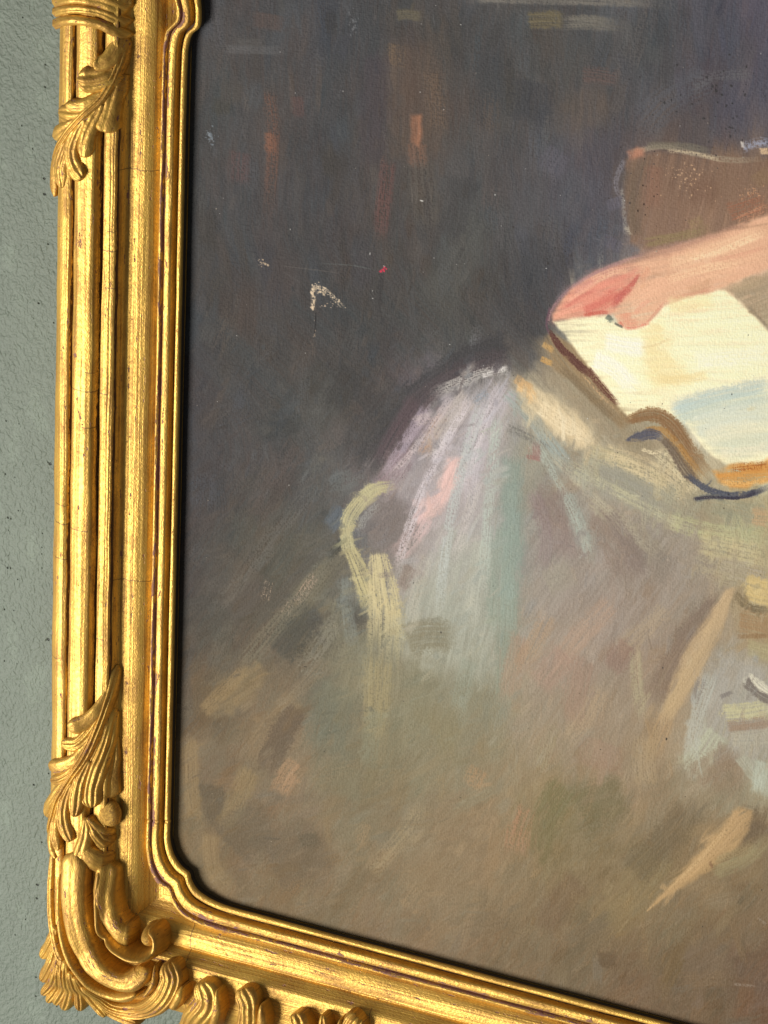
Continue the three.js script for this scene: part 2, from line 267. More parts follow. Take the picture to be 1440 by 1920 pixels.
// lower background and the fall of the dress
A([128, 113, 88], [[63,196],[72,189],[64,171],[43,151],[24,141],[19,147],[38,169]], 0.7, { soft: 4, dir: 40, wob: 4 });
S([128, 112, 90], 16, 0.5, [[98,175],[74,144],[57,111]], { soft: 0.7 });
S([94, 83, 72], 16, 0.65, [[99,169],[83,138],[71,105]], { soft: 0.7 });
S([88, 80, 68], [22, 8], 0.6, [[28,91],[31,74],[33,56]], { soft: 0.7 });
S([134, 118, 90], 14, 0.5, [[62,112],[50,79],[39,51]], { soft: 0.7 });
S([154, 128, 104], 13, 0.65, [[100,125],[90,110],[84,94]], { soft: 0.7, dry: 0.3 });
S([132, 115, 88], 12, 0.55, [[10,125],[13,87],[18,50]], { soft: 0.7 });
S([94, 86, 74], 36, 0.5, [[46,44],[59,60],[85,71]], { soft: 0.9 });
S([132, 116, 90], 14, 0.5, [[30,53],[33,23],[52,6]], { soft: 0.8 });
S([98, 88, 76], 40, 0.35, [[77,39],[103,54],[128,73]], { soft: 0.9 });
S([90, 84, 72], 10, 0.5, [[103,62],[120,71]], { soft: 0.8 });
S([104, 108, 98], 34, 0.5, [[132,195],[125,160],[122,130]], { soft: 0.9 });
S([112, 110, 94], 40, 0.4, [[134,133],[131,103]], { soft: 0.9 });
S([140, 122, 98], 8, 0.5, [[157,91],[150,70]], { soft: 0.7, dry: 0.4 });
S([112, 110, 100], 18, 0.5, [[170,88],[179,77]], { soft: 0.9 });
S([160, 132, 104], 14, 0.55, [[242,155],[235,137]], { soft: 0.8, dry: 0.45 });
S([168, 128, 104], 18, 0.6, [[279,135],[274,114],[273,93]], { dry: 0.45, soft: 0.7, streak: 14 });
S([148, 140, 116], 10, 0.6, [[297,201],[290,183],[288,158]], { dry: 0.45, soft: 0.6 });
S([112, 108, 80], 18, 0.6, [[308,159],[293,127],[291,93]], { dry: 0.3, soft: 0.7 });
S([104, 100, 76], 30, 0.4, [[317,141],[340,155],[356,163]], { soft: 0.9 });
S([150, 122, 106], 30, 0.5, [[334,198],[331,173]], { soft: 0.9 });
S([164, 146, 118], 16, 0.6, [[365,209],[365,185],[369,170]], { soft: 0.7, dry: 0.3 });
S([112, 94, 78], 18, 0.5, [[324,89],[305,63],[299,37]], { soft: 0.9 });
S([102, 88, 72], 20, 0.45, [[436,154],[458,168]], { soft: 0.9 });
S([96, 82, 66], 10, 0.5, [[340,31],[356,35]], { soft: 0.8 });
S([140, 124, 102], 10, 0.5, [[197,52],[188,33]], { soft: 0.8, dry: 0.4 });
S([128, 112, 92], 30, 0.4, [[237,104],[230,69],[219,41]], { soft: 0.9 });
S([140, 126, 96], 28, 0.4, [[383,124],[361,82],[339,55]], { soft: 0.9 });
// the dress over the knee
S([66, 65, 66], 16, 0.75, [[250,473],[223,457],[192,433],[167,403],[150,372],[136,349]], { soft: 0.8 });
S([70, 69, 68], 20, 0.6, [[172,427],[145,391],[126,355]], { soft: 0.9 });
A([130, 126, 108], [[114,228],[180,247],[221,256],[256,219],[240,200],[183,186],[124,185]], 0.5, { soft: 14, dir: 75, vary: 16, wob: 10 });
A([176, 170, 170], [[247,453],[220,431],[190,394],[161,356],[147,338],[184,347],[193,322],[180,287],[228,285],[245,333],[250,388],[254,435]], 0.62, { soft: 8, dir: 62, vary: 18, wob: 6 });
A([162, 165, 154], [[172,281],[206,309],[249,334],[261,233],[231,218],[198,222],[176,234]], 0.75, { soft: 14, dir: 80, vary: 16, wob: 8 });
A([158, 150, 140], [[266,364],[318,387],[386,359],[407,333],[372,282],[318,250],[274,252]], 0.6, { soft: 16, dir: 60, vary: 18, wob: 8 });
A([148, 138, 123], [[267,238],[357,267],[375,231],[363,176],[299,177],[266,177]], 0.45, { soft: 16, dir: 65, vary: 18, wob: 8 });
A([126, 120, 100], [[131,207],[239,216],[258,175],[211,123],[135,113]], 0.35, { soft: 18, dir: 70, vary: 18, wob: 10 });
A([132, 118, 96], [[161,102],[284,141],[360,102],[290,43],[198,40]], 0.35, { soft: 18, dir: 60, vary: 20, wob: 10 });
S([88, 76, 78], 12, 0.45, [[250,462],[219,448],[192,425],[173,400],[160,374]], { soft: 0.8, dry: 0.25 });
S([98, 82, 86], 10, 0.45, [[180,419],[163,386],[152,361]], { soft: 0.8 });
S([152, 140, 150], 7, 0.7, [[189,413],[172,382],[159,358]], { soft: 0.6, dry: 0.35 });
S([136, 118, 122], 14, 0.6, [[178,382],[163,355],[151,344]], { soft: 0.7, dry: 0.3 });
S([174, 142, 118], 8, 0.7, [[201,411],[192,390],[186,375]], { soft: 0.7, dry: 0.3 });
S([176, 168, 162], 14, 0.7, [[220,429],[205,403],[192,377]], { soft: 0.6, dry: 0.3 });
S([150, 144, 144], 14, 0.6, [[198,382],[183,357],[172,337]], { soft: 0.7 });
S([184, 178, 182], 18, 0.7, [[245,443],[231,412],[223,375],[221,343]], { soft: 0.7, dry: 0.25 });
S([196, 188, 188], 10, 0.6, [[229,411],[223,383],[218,354]], { soft: 0.7, dry: 0.4 });
S([182, 178, 172], 7, 0.7, [[248,453],[227,445],[210,434],[188,422]], { soft: 0.6, dry: 0.42 });
S([140, 148, 156], 6, 0.6, [[234,433],[221,423]], { soft: 0.6, dry: 0.4 });
A([226, 190, 182], [[206,379],[215,382],[215,366],[207,346],[193,333],[185,326],[192,345],[199,354]], 0.85, { soft: 3, dir: 70, wob: 2 });
S([206, 180, 178], 12, 0.6, [[192,335],[181,315],[167,296]], { soft: 0.7, dry: 0.3 });
S([200, 176, 172], 5, 0.6, [[180,341],[192,345],[204,353]], { soft: 0.5, dry: 0.4 });
A([118, 110, 106], [[147,334],[163,345],[180,335],[183,325],[171,301],[153,299],[144,311]], 0.75, { soft: 5, dir: 60, wob: 4 });
S([146, 146, 142], 5, 0.6, [[156,336],[144,321],[142,307]], { soft: 0.6, dry: 0.4 });
S([158, 150, 146], 16, 0.5, [[189,317],[178,287],[171,261]], { soft: 0.8, dry: 0.3 });
S([164, 166, 154], 34, 0.45, [[225,328],[215,291],[209,249]], { soft: 0.9 });
S([130, 116, 108], 8, 0.5, [[182,295],[175,274]], { soft: 0.8 });
S([178, 172, 136], [5, 8, 9, 8], 0.92, [[170,353],[151,345],[138,330],[131,313],[134,293]], { soft: 0.35, fade: [0.2, 0.05] });
S([176, 168, 130], [8, 12, 14], 0.85, [[134,299],[144,279],[155,253]], { soft: 0.45, dry: 0.2 });
S([188, 178, 142], [10, 17, 22, 22], 0.85, [[156,300],[160,279],[164,255],[163,210]], { soft: 0.4, dry: 0.22, fade: [0.05, 0.35] });
S([150, 140, 110], [20, 16], 0.6, [[161,226],[160,185],[159,148]], { soft: 0.7, dry: 0.3, fade: [0.2, 0.4] });
S([122, 120, 104], 18, 0.5, [[129,256],[126,235],[131,223]], { soft: 0.8 });
S([126, 132, 128], 10, 0.5, [[131,276],[134,249],[141,218]], { soft: 0.8, dry: 0.3 });
A([136, 148, 138], [[248,387],[262,390],[266,353],[263,329],[248,329],[247,357]], 0.75, { soft: 4, wob: 2 });
S([142, 154, 142], 20, 0.55, [[255,339],[253,295],[256,248]], { soft: 0.6 });
S([134, 142, 128], 16, 0.55, [[257,264],[259,228],[258,204]], { soft: 0.8, dry: 0.2 });
S([140, 124, 118], 22, 0.55, [[280,367],[293,347],[298,321]], { soft: 0.8 });
S([138, 122, 110], 26, 0.5, [[315,363],[337,340],[350,316]], { soft: 0.9 });
S([156, 162, 152], 14, 0.6, [[295,372],[306,353],[315,332]], { soft: 0.8, dry: 0.25 });
S([168, 160, 136], 12, 0.5, [[311,374],[347,354],[372,340]], { soft: 0.8, dry: 0.35 });
S([158, 152, 136], 18, 0.45, [[283,305],[306,318]], { soft: 0.9 });
S([172, 148, 128], 14, 0.5, [[335,301],[313,273],[291,240]], { soft: 0.8, dry: 0.25 });
S([164, 138, 124], 20, 0.45, [[302,258],[280,225]], { soft: 0.9 });
S([166, 150, 126], 14, 0.5, [[374,306],[356,282],[338,262]], { soft: 0.8, dry: 0.3 });
S([140, 116, 104], 14, 0.5, [[349,273],[334,250]], { soft: 0.8 });
S([168, 160, 132], 8, 0.55, [[353,270],[356,247],[362,216]], { soft: 0.7, dry: 0.35 });
S([126, 118, 120], 3, 0.6, [[240,431],[226,395],[211,365]], { soft: 0.7, dry: 0.3 });
S([134, 126, 128], 3, 0.6, [[221,417],[202,383],[187,360]], { soft: 0.7, dry: 0.3 });
S([204, 198, 200], 5, 0.6, [[238,430],[228,399],[223,367]], { soft: 0.6, dry: 0.4 });
S([196, 190, 186], 6, 0.55, [[217,416],[204,395],[191,372]], { soft: 0.6, dry: 0.42 });
S([190, 184, 178], 6, 0.5, [[231,369],[222,336],[214,302]], { soft: 0.6, dry: 0.42 });
S([176, 178, 166], 10, 0.5, [[236,327],[231,290],[229,254]], { soft: 0.7, dry: 0.35 });
S([176, 172, 160], 8, 0.5, [[194,306],[187,276],[182,247]], { soft: 0.7, dry: 0.35 });
S([118, 112, 92], 20, 0.5, [[180,239],[197,246],[221,250]], { soft: 0.8, dry: 0.2 });
// under the book: cream and grey passages
S([158, 168, 162], 9, 0.7, [[246,436],[264,424],[285,403],[300,389]], { soft: 0.6, dry: 0.2 });
A([170, 160, 136], [[249,444],[270,458],[290,452],[315,436],[339,418],[363,408],[341,399],[305,403],[269,415]], 0.75, { soft: 6, dir: -40, wob: 4, vary: 16 });
A([222, 204, 166], [[255,442],[263,446],[279,440],[306,426],[316,412],[303,408],[281,415],[262,426]], 0.7, { soft: 4, dir: -40, wob: 3, vary: 16 });
S([240, 226, 192], 9, 0.8, [[272,431],[290,423],[312,412]], { soft: 0.5, dry: 0.3 });
S([226, 192, 142], 7, 0.7, [[255,442],[264,439],[268,430]], { soft: 0.6, dry: 0.2 });
A([214, 196, 160], [[268,437],[288,434],[308,423],[320,410],[305,408],[281,416]], 0.75, { soft: 4, dir: -40, wob: 3, dry: 0.25 });
S([228, 212, 178], 7, 0.7, [[276,428],[292,420],[312,412]], { soft: 0.5, dry: 0.42 });
S([200, 166, 120], 6, 0.7, [[253,447],[267,440]], { soft: 0.6, dry: 0.2 });
S([112, 110, 104], 7, 0.6, [[249,411],[269,406],[282,399]], { soft: 0.7, dry: 0.48 });
S([150, 108, 100], 4, 0.6, [[264,393],[278,393]], { soft: 0.7, dry: 0.3 });
S([186, 176, 142], 12, 0.7, [[309,404],[344,400],[384,381]], { soft: 0.6, dry: 0.35 });
S([206, 194, 160], 10, 0.75, [[359,416],[377,405],[392,389]], { soft: 0.6, dry: 0.42 });
S([164, 164, 146], 22, 0.5, [[302,395],[342,384],[385,378]], { soft: 0.8 });
S([150, 150, 128], 12, 0.55, [[399,386],[426,386],[445,385]], { soft: 0.7, dry: 0.25 });
S([180, 178, 140], 10, 0.75, [[370,369],[401,367],[427,371],[446,372]], { soft: 0.5, dry: 0.25 });
S([196, 186, 146], 16, 0.6, [[394,358],[421,358],[447,358]], { soft: 0.7, dry: 0.35 });
S([192, 162, 124], 10, 0.6, [[429,384],[445,386]], { soft: 0.6, dry: 0.2 });
S([170, 160, 140], 14, 0.6, [[406,344],[429,343],[449,342]], { soft: 0.7, dry: 0.42 });
S([206, 184, 130], 15, 0.75, [[428,333],[442,332],[453,333]], { soft: 0.5 });
S([116, 104, 80], 5, 0.7, [[421,327],[431,320],[450,319]], { soft: 0.6, dry: 0.2 });
S([158, 130, 96], 14, 0.6, [[426,308],[451,309]], { soft: 0.7, dry: 0.3 });
S([146, 120, 88], 4, 0.6, [[425,296],[452,303]], { soft: 0.6 });
S([172, 164, 128], 10, 0.6, [[433,290],[453,290]], { soft: 0.7 });
S([212, 196, 158], 14, 0.6, [[321,406],[344,404],[368,397],[388,386]], { soft: 0.6, dry: 0.4 });
S([150, 148, 136], 12, 0.5, [[317,394],[341,390],[369,380]], { soft: 0.8, dry: 0.25 });
S([158, 162, 150], 9, 0.5, [[274,397],[294,390],[314,384]], { soft: 0.7, dry: 0.3 });
S([134, 120, 110], 22, 0.45, [[272,364],[288,361],[296,349]], { soft: 0.8 });
S([132, 122, 110], 20, 0.45, [[344,354],[364,339],[380,327]], { soft: 0.9 });
S([176, 166, 138], 16, 0.5, [[391,344],[410,341],[430,339]], { soft: 0.7, dry: 0.4 });
S([160, 136, 118], 14, 0.5, [[269,263],[263,233],[260,204]], { soft: 0.8, dry: 0.2 });
S([170, 146, 120], 12, 0.45, [[288,283],[278,257],[267,230]], { soft: 0.8, dry: 0.35 });
S([156, 130, 114], 18, 0.4, [[318,258],[312,225],[311,200]], { soft: 0.9, dry: 0.2 });
S([166, 148, 124], 12, 0.45, [[331,237],[317,206],[302,186]], { soft: 0.8, dry: 0.35 });
// the straw-coloured slat and the pale cloth beside it
S([128, 112, 98], 13, 0.6, [[412,322],[391,290],[374,251],[366,229]], { soft: 0.7 });
A([186, 163, 128], [[416,328],[422,330],[414,295],[404,274],[392,243],[384,225],[373,222],[382,257],[395,291]], 0.88, { soft: 2.5, dir: 55, wob: 1.6 });
S([204, 178, 140], 5, 0.6, [[419,328],[406,297],[392,271]], { soft: 0.6, dry: 0.3 });
S([170, 146, 114], 12, 0.6, [[379,228],[373,207],[368,190]], { soft: 0.7, dry: 0.3, fade: [0.1, 0.5] });
A([168, 166, 158], [[405,262],[415,284],[434,284],[454,277],[458,215],[448,205],[413,200],[398,185],[392,191],[400,221]], 0.75, { soft: 8, dir: 70, wob: 5 });
S([178, 180, 160], 16, 0.75, [[417,225],[405,202],[396,188]], { soft: 0.5, dry: 0.2 });
S([188, 184, 150], 9, 0.85, [[420,239],[437,244],[459,253]], { soft: 0.4, dry: 0.2 });
S([150, 128, 108], 8, 0.6, [[423,229],[441,235],[460,243]], { soft: 0.7, dry: 0.2 });
S([172, 168, 152], 9, 0.7, [[427,221],[442,225],[461,233]], { soft: 0.5, dry: 0.3 });
S([122, 114, 106], 6, 0.75, [[433,266],[446,258],[459,255]], { soft: 0.5 });
S([212, 208, 188], [2, 6, 3], 0.9, [[436,272],[445,265],[459,259]], { soft: 0.35 });
S([122, 116, 112], 4, 0.6, [[417,250],[426,256]], { soft: 0.8 });
S([134, 128, 122], 6, 0.6, [[403,261],[398,237]], { soft: 0.7 });
S([140, 122, 104], 14, 0.5, [[402,186],[420,204],[431,213]], { soft: 0.6 });
A([138, 118, 98], [[413,195],[432,212],[443,196],[430,177],[415,177]], 0.6, { soft: 6, dir: 50 });
S([170, 170, 154], 8, 0.7, [[434,211],[446,199],[460,192]], { soft: 0.5 });
S([178, 184, 170], 16, 0.7, [[455,211],[453,182]], { soft: 0.6 });
// the lower slat
A([178, 151, 114], [[436,173],[447,173],[445,158],[436,140],[421,124],[406,108],[389,93],[375,79],[390,103],[412,136]], 0.9, { soft: 2, dir: 45, wob: 1.2, dry: 0.12 });
S([198, 168, 128], 5, 0.6, [[435,166],[414,128],[392,100]], { soft: 0.6, dry: 0.4 });
S([152, 138, 108], 8, 0.6, [[422,126],[441,139],[452,150]], { soft: 0.7, dry: 0.25 });
S([150, 142, 114], 8, 0.55, [[421,118],[445,136],[463,161]], { soft: 0.7 });
S([128, 102, 80], 3, 0.7, [[418,127],[421,122]], { soft: 0.7 });
S([150, 140, 130], 3, 0.5, [[456,94],[464,90]], { soft: 0.6, dry: 0.4 });
S([146, 136, 128], 2.5, 0.5, [[442,39],[460,42]], { soft: 0.6, dry: 0.4 });
// worked over again: many short touches that drag the colour beside them
function workOver(n, seed, box, reach, wMost, inside) {
  const r = rng(seed);
  for (let k = 0; k < n; k++) {
    const x = lerp(box[0], box[2], r()), y = lerp(box[1], box[3], r()), t = inside(x, y); if (!t) { r(); continue; }
    const a = t[0] + (r() - 0.5) * t[1], ca = Math.cos(a * Math.PI / 180), sa = Math.sin(a * Math.PI / 180), d = (r() - 0.5) * 2 * reach, e = (r() - 0.5) * reach * 0.9;
    const sx = clamp(x + ca * d - sa * e, X0 + 1, 610), sy = clamp(y + sa * d + ca * e, Y0 + 1, 940), i = (Math.floor((sy - Y0) * PX) * CW + Math.floor((sx - X0) * PX)) * 3, l = 5 + r() * reach * 2, j = (r() - 0.5) * 16, h = (r() - 0.5) * 7;
    S([paint[i] + j + h, paint[i + 1] + j, paint[i + 2] + j - h], 1.6 + r() * r() * wMost, 0.35 + r() * 0.5, [[x - ca * l / 2, y - sa * l / 2], [x + (r() - 0.5) * 2, y], [x + ca * l / 2, y + sa * l / 2]], { keep: true, soft: 0.6, dry: r() < 0.5 ? 0.3 + r() * 0.25 : 0.05, load: 0.5, fade: [0.25, 0.4], streak: 10 });
  }
}
// last long touches over the folds
S([180, 186, 182], 7, 0.6, [[230,425],[216,370],[207,305],[205,252]], { soft: 0.7, dry: 0.36 });
S([176, 186, 176], 7, 0.6, [[242,418],[239,355],[237,279]], { soft: 0.7, dry: 0.36 });
S([204, 196, 200], 6, 0.65, [[222,429],[197,376],[179,321],[169,283]], { soft: 0.7, dry: 0.36 });
S([196, 184, 184], 5, 0.6, [[208,425],[180,380],[160,353]], { soft: 0.7, dry: 0.36 });
S([168, 156, 164], 5, 0.6, [[193,415],[171,379],[155,353]], { soft: 0.7, dry: 0.3 });
S([142, 158, 148], 11, 0.35, [[253,393],[256,355],[257,300],[258,228]], { soft: 0.7, dry: 0.2 });
S([172, 180, 168], 6, 0.55, [[266,411],[289,379],[310,342],[319,323]], { soft: 0.7, dry: 0.36 });
S([180, 174, 152], 6, 0.5, [[282,399],[327,366],[370,338]], { soft: 0.7, dry: 0.4 });
S([188, 184, 152], 7, 0.55, [[294,393],[350,376],[393,362]], { soft: 0.7, dry: 0.4 });
S([140, 126, 124], 10, 0.5, [[271,369],[282,340],[280,307]], { soft: 0.8, dry: 0.2 });
S([132, 120, 112], 11, 0.5, [[327,366],[345,344],[356,319]], { soft: 0.8, dry: 0.2 });
S([142, 148, 136], 12, 0.5, [[230,236],[226,213],[222,191]], { soft: 0.8, dry: 0.25 });
S([126, 128, 112], 12, 0.45, [[160,181],[156,155],[155,130]], { soft: 0.8, dry: 0.3 });
S([178, 180, 170], 9, 0.6, [[410,266],[402,232],[397,193]], { soft: 0.6, dry: 0.3 });
S([192, 170, 134], 8, 0.6, [[420,329],[403,289],[386,246],[375,219]], { soft: 0.5, dry: 0.2, keep: true });
S([98, 96, 92], 12, 0.4, [[28,225],[77,297],[119,356]], { soft: 0.8, dry: 0.4 });
S([118, 114, 100], 13, 0.4, [[51,189],[96,252],[130,300]], { soft: 0.8, dry: 0.4 });
S([126, 116, 100], 9, 0.5, [[82,161],[123,211]], { soft: 0.8, dry: 0.35 });
S([136, 118, 90], 9, 0.5, [[21,146],[59,193]], { soft: 0.7, dry: 0.3 });
S([132, 130, 120], 12, 0.4, [[98,193],[132,252]], { soft: 0.8, dry: 0.4 });
S([84, 82, 78], 8, 0.5, [[58,219],[95,269],[111,292]], { soft: 0.8, dry: 0.2 });
S([216, 212, 208], 4, 0.7, [[228,443],[239,449],[249,454]], { soft: 0.6, dry: 0.3 });
S([152, 138, 112], 12, 0.4, [[159,51],[187,92],[203,121]], { soft: 0.9, dry: 0.35 });
S([104, 94, 76], 18, 0.4, [[105,-14],[139,25],[163,61]], { soft: 0.9, dry: 0.2 });
S([98, 88, 72], 20, 0.4, [[360,102],[389,142],[403,170]], { soft: 0.9, dry: 0.2 });
workOver(3600, 31, [0, 0, 470, 470], 9, 8, (x, y) => { const u = x - 190; return y < 470 - 0.2 * Math.abs(u) ? [clamp(78 + (u < 60 ? -20 : 10) - 0.06 * (470 - y) + 25 * noise(x * 0.012, y * 0.012, 4), 35, 120), 46] : null; });
workOver(1200, 32, [0, 330, 470, 760], 7, 7, () => [88, 40]);
S([180, 153, 117], [1, 4, 10, 15, 13], 0.9, [[374,77],[391,99],[414,128],[431,152],[443,173]], { keep: true, soft: 0.5, dry: 0.14, fade: [0.02, 0.12] });
S([196, 170, 132], [1, 3, 5], 0.7, [[388,96],[413,130],[434,163]], { keep: true, soft: 0.6, dry: 0.4 });
S([184, 162, 128], [4, 10, 12, 11, 8], 0.75, [[420,332],[412,303],[400,273],[387,244],[375,217]], { keep: true, soft: 0.5, dry: 0.16, fade: [0.04, 0.3] });
S([160, 142, 114], 9, 0.5, [[375,217],[368,198],[365,181]], { keep: true, soft: 0.8, dry: 0.3, fade: [0.1, 0.5] });
// cushion behind the arm
A([136, 111, 93], [[324,612],[330,619],[364,624],[396,625],[426,630],[430,587],[392,573],[364,561],[344,553],[330,556],[325,579]], 0.95, { soft: 3, dir: 80, wob: 1.5 });
A([110, 98, 82], [[324,601],[332,613],[340,615],[335,596],[338,563],[329,562]], 0.6, { soft: 5, wob: 2 });
S([140, 104, 86], 18, 0.5, [[344,612],[345,579]], { keep: true, soft: 0.8, dry: 0.3 });
S([124, 97, 80], 26, 0.5, [[369,598],[391,602]], { keep: true, soft: 0.9 });
S([144, 120, 90], 16, 0.5, [[416,620],[424,611]], { keep: true, soft: 0.8 });
S([144, 128, 92], 9, 0.75, [[340,558],[364,566],[389,578]], { keep: true, soft: 0.7, dry: 0.3 });
S([152, 132, 94], 8, 0.55, [[371,576],[382,582]], { keep: true, soft: 0.7, dry: 0.4 });
S([154, 104, 80], 16, 0.7, [[398,588],[425,602]], { keep: true, soft: 0.6, dry: 0.42 });
S([196, 142, 110], 8, 0.7, [[404,584],[429,599]], { keep: true, soft: 0.5, dry: 0.58 });
S([160, 148, 128], 4.5, 0.8, [[326,617],[349,625],[371,624],[397,624],[426,630]], { keep: true, soft: 0.5, dry: 0.25 });
S([206, 190, 158], 3, 0.7, [[352,623],[375,624],[394,622]], { keep: true, soft: 0.5, dry: 0.45 });
S([126, 120, 104], 6, 0.7, [[337,624],[367,628],[386,627]], { keep: true, soft: 0.6 });
A([184, 132, 108], [[325,617],[331,622],[336,621],[336,616],[327,613]], 0.85, { soft: 2, wob: 1 });
S([140, 138, 146], 5, 0.6, [[323,612],[319,602],[318,593],[322,584]], { keep: true, soft: 0.6, dry: 0.3 });
S([150, 146, 140], 3.5, 0.7, [[322,593],[325,576],[327,557]], { keep: true, soft: 0.6, dry: 0.3 });
S([186, 178, 160], 5, 0.7, [[327,567],[331,561]], { keep: true, soft: 0.6, dry: 0.4 });
flakes([206, 172, 138], 70, 26, [[358,611],[368,609],[376,606]], 0.55);
flakes([206, 160, 124], 60, 14, [[406,600],[417,606]], 0.5);
S([160, 166, 186], 8, 0.8, [[404,633],[416,639],[424,639]], { keep: true, soft: 0.6, dry: 0.42 });
S([232, 202, 160], 7, 0.85, [[419,636],[420,631]], { keep: true, soft: 0.5 });
S([222, 216, 206], 3, 0.7, [[404,638],[405,633]], { keep: true, soft: 0.5, dry: 0.3 });
// arm and hand
A([228, 182, 150], [[278,497],[288,515],[304,530],[328,544],[348,553],[381,568],[411,584],[429,595],[432,558],[414,548],[397,537],[378,528],[358,519],[353,511],[345,501],[333,497],[326,499],[322,505],[316,504],[295,497],[279,492]], 0.97, { soft: 2, dir: 20, wob: 1.2 });
A([172, 132, 116], [[305,532],[328,545],[361,560],[386,572],[411,584],[386,568],[354,551],[331,541],[309,528]], 0.6, { soft: 3, dir: 18, dry: 0.2 });
A([226, 148, 128], [[279,497],[289,514],[305,528],[326,538],[337,539],[332,525],[322,512],[318,505],[295,498],[279,493]], 0.85, { soft: 6, dir: 35, wob: 1.5 });
S([206, 152, 142], 8, 0.6, [[292,516],[309,528],[330,540]], { keep: true, soft: 0.7, dry: 0.3 });
S([208, 118, 104], 10, 0.75, [[301,502],[314,511],[327,523]], { keep: true, soft: 0.7, dry: 0.2 });
S([184, 88, 82], [2, 7, 9, 4], 0.75, [[339,537],[332,525],[325,517],[320,506]], { keep: true, soft: 1.1, dry: 0.15 });
S([190, 92, 78], 3, 0.7, [[300,500],[311,504],[320,506]], { keep: true, soft: 0.5, dry: 0.25 });
S([222, 152, 126], 10, 0.6, [[330,508],[333,501],[342,502]], { keep: true, soft: 0.7, dry: 0.2 });
S([212, 110, 96], 2.5, 0.7, [[326,501],[331,497],[344,501],[350,508]], { keep: true, soft: 0.5, dry: 0.2 });
S([176, 138, 140], 3, 0.7, [[275,488],[277,499],[287,514],[304,529],[327,543],[347,553]], { keep: true, soft: 0.8, dry: 0.2 });
S([244, 202, 164], 7, 0.6, [[305,525],[320,534],[335,539]], { keep: true, soft: 0.7, dry: 0.4 });
S([238, 190, 158], 13, 0.6, [[333,514],[346,526],[362,538]], { keep: true, soft: 0.7, dry: 0.2 });
S([242, 206, 168], 12, 0.6, [[358,545],[391,562],[430,585]], { keep: true, soft: 0.7, dry: 0.25 });
S([240, 196, 160], 18, 0.5, [[377,541],[406,557],[431,569]], { keep: true, soft: 0.8, dry: 0.3 });
S([220, 160, 130], 6, 0.5, [[345,542],[340,530]], { keep: true, soft: 0.7, dry: 0.3 });
S([206, 152, 124], 6, 0.6, [[363,522],[378,529],[394,537]], { keep: true, soft: 0.6, dry: 0.2 });
S([204, 164, 130], 8, 0.55, [[374,531],[392,540]], { keep: true, soft: 0.7, dry: 0.35 });
A([164, 148, 122], [[397,536],[414,546],[432,556],[436,508],[430,515],[416,526],[405,534]], 0.9, { soft: 2.5, dir: 30 });
S([188, 166, 134], 8, 0.5, [[404,537],[429,550]], { keep: true, soft: 0.8 });
S([134, 122, 102], 4, 0.5, [[416,528],[436,511]], { keep: true, soft: 0.7 });
S([250, 220, 180], 6, 0.7, [[373,551],[398,564],[430,583]], { keep: true, soft: 0.6, dry: 0.45 });
S([246, 212, 172], 7, 0.6, [[358,535],[384,548],[413,559]], { keep: true, soft: 0.6, dry: 0.45 });
S([206, 150, 124], 3, 0.6, [[356,517],[374,526],[394,536]], { keep: true, soft: 0.6, dry: 0.3 });
S([216, 158, 132], 5, 0.5, [[387,554],[409,562],[431,573]], { keep: true, soft: 0.8, dry: 0.45 });
S([206, 126, 112], 3, 0.7, [[287,503],[297,512],[310,521]], { keep: true, soft: 0.7, dry: 0.25 });
S([240, 182, 156], 4, 0.7, [[288,508],[298,517],[311,527]], { keep: true, soft: 0.7, dry: 0.35 });
S([238, 174, 150], 5, 0.6, [[282,497],[293,504],[304,509]], { keep: true, soft: 0.7, dry: 0.35 });
S([232, 168, 142], 4, 0.6, [[337,508],[342,515],[349,521]], { keep: true, soft: 0.7, dry: 0.3 });
S([206, 140, 118], 3, 0.5, [[346,503],[353,513],[359,521]], { keep: true, soft: 0.8, dry: 0.2 });
S([120, 108, 112], 4, 0.55, [[279,506],[289,518],[305,533],[327,547]], { keep: true, soft: 0.8, dry: 0.4 });
S([150, 122, 112], 5, 0.5, [[331,547],[353,557],[382,571]], { keep: true, soft: 0.8, dry: 0.4 });
// the open book
A([150, 136, 112], [[265,476],[281,479],[309,461],[342,430],[366,423],[352,405],[316,421],[279,448]], 0.7, { soft: 6, dir: -45, vary: 16 });
A([150, 128, 96], [[272,477],[278,485],[295,477],[309,465],[332,443],[342,436],[333,426],[307,444],[282,459]], 0.92, { soft: 2.5, dir: -45 });
S([196, 160, 104], 5, 0.85, [[272,475],[281,471]], { keep: true, soft: 0.4, dry: 0.2 });
S([198, 158, 98], 5, 0.85, [[271,464],[281,462]], { keep: true, soft: 0.4, dry: 0.2 });
S([120, 104, 80], 8, 0.6, [[286,461],[310,444],[333,428]], { keep: true, soft: 0.7, dry: 0.25 });
A([253, 245, 204], [[279,492],[295,497],[316,503],[323,499],[333,496],[345,501],[353,510],[358,518],[378,528],[399,536],[404,534],[416,526],[435,512],[442,424],[410,416],[398,421],[389,428],[380,438],[365,444],[357,445],[346,441],[339,435],[330,441],[322,452],[307,464],[295,477]], 0.97, { soft: 1.6, dir: 12, wob: 1, load: 0.8 });
A([236, 216, 158], [[344,497],[355,507],[365,494],[358,489],[378,475],[378,467],[354,457],[347,472]], 0.55, { soft: 6, dir: 15, wob: 4 });
S([240, 224, 172], 14, 0.6, [[360,518],[378,523],[395,529]], { keep: true, soft: 0.8 });
S([232, 212, 156], 9, 0.6, [[356,465],[382,472],[393,477]], { keep: true, soft: 0.7, dry: 0.3 });
S([252, 250, 234], 16, 0.75, [[316,485],[335,485],[348,486]], { keep: true, soft: 0.7 });
S([253, 250, 232], 18, 0.75, [[309,471],[324,468],[345,453]], { keep: true, soft: 0.7 });
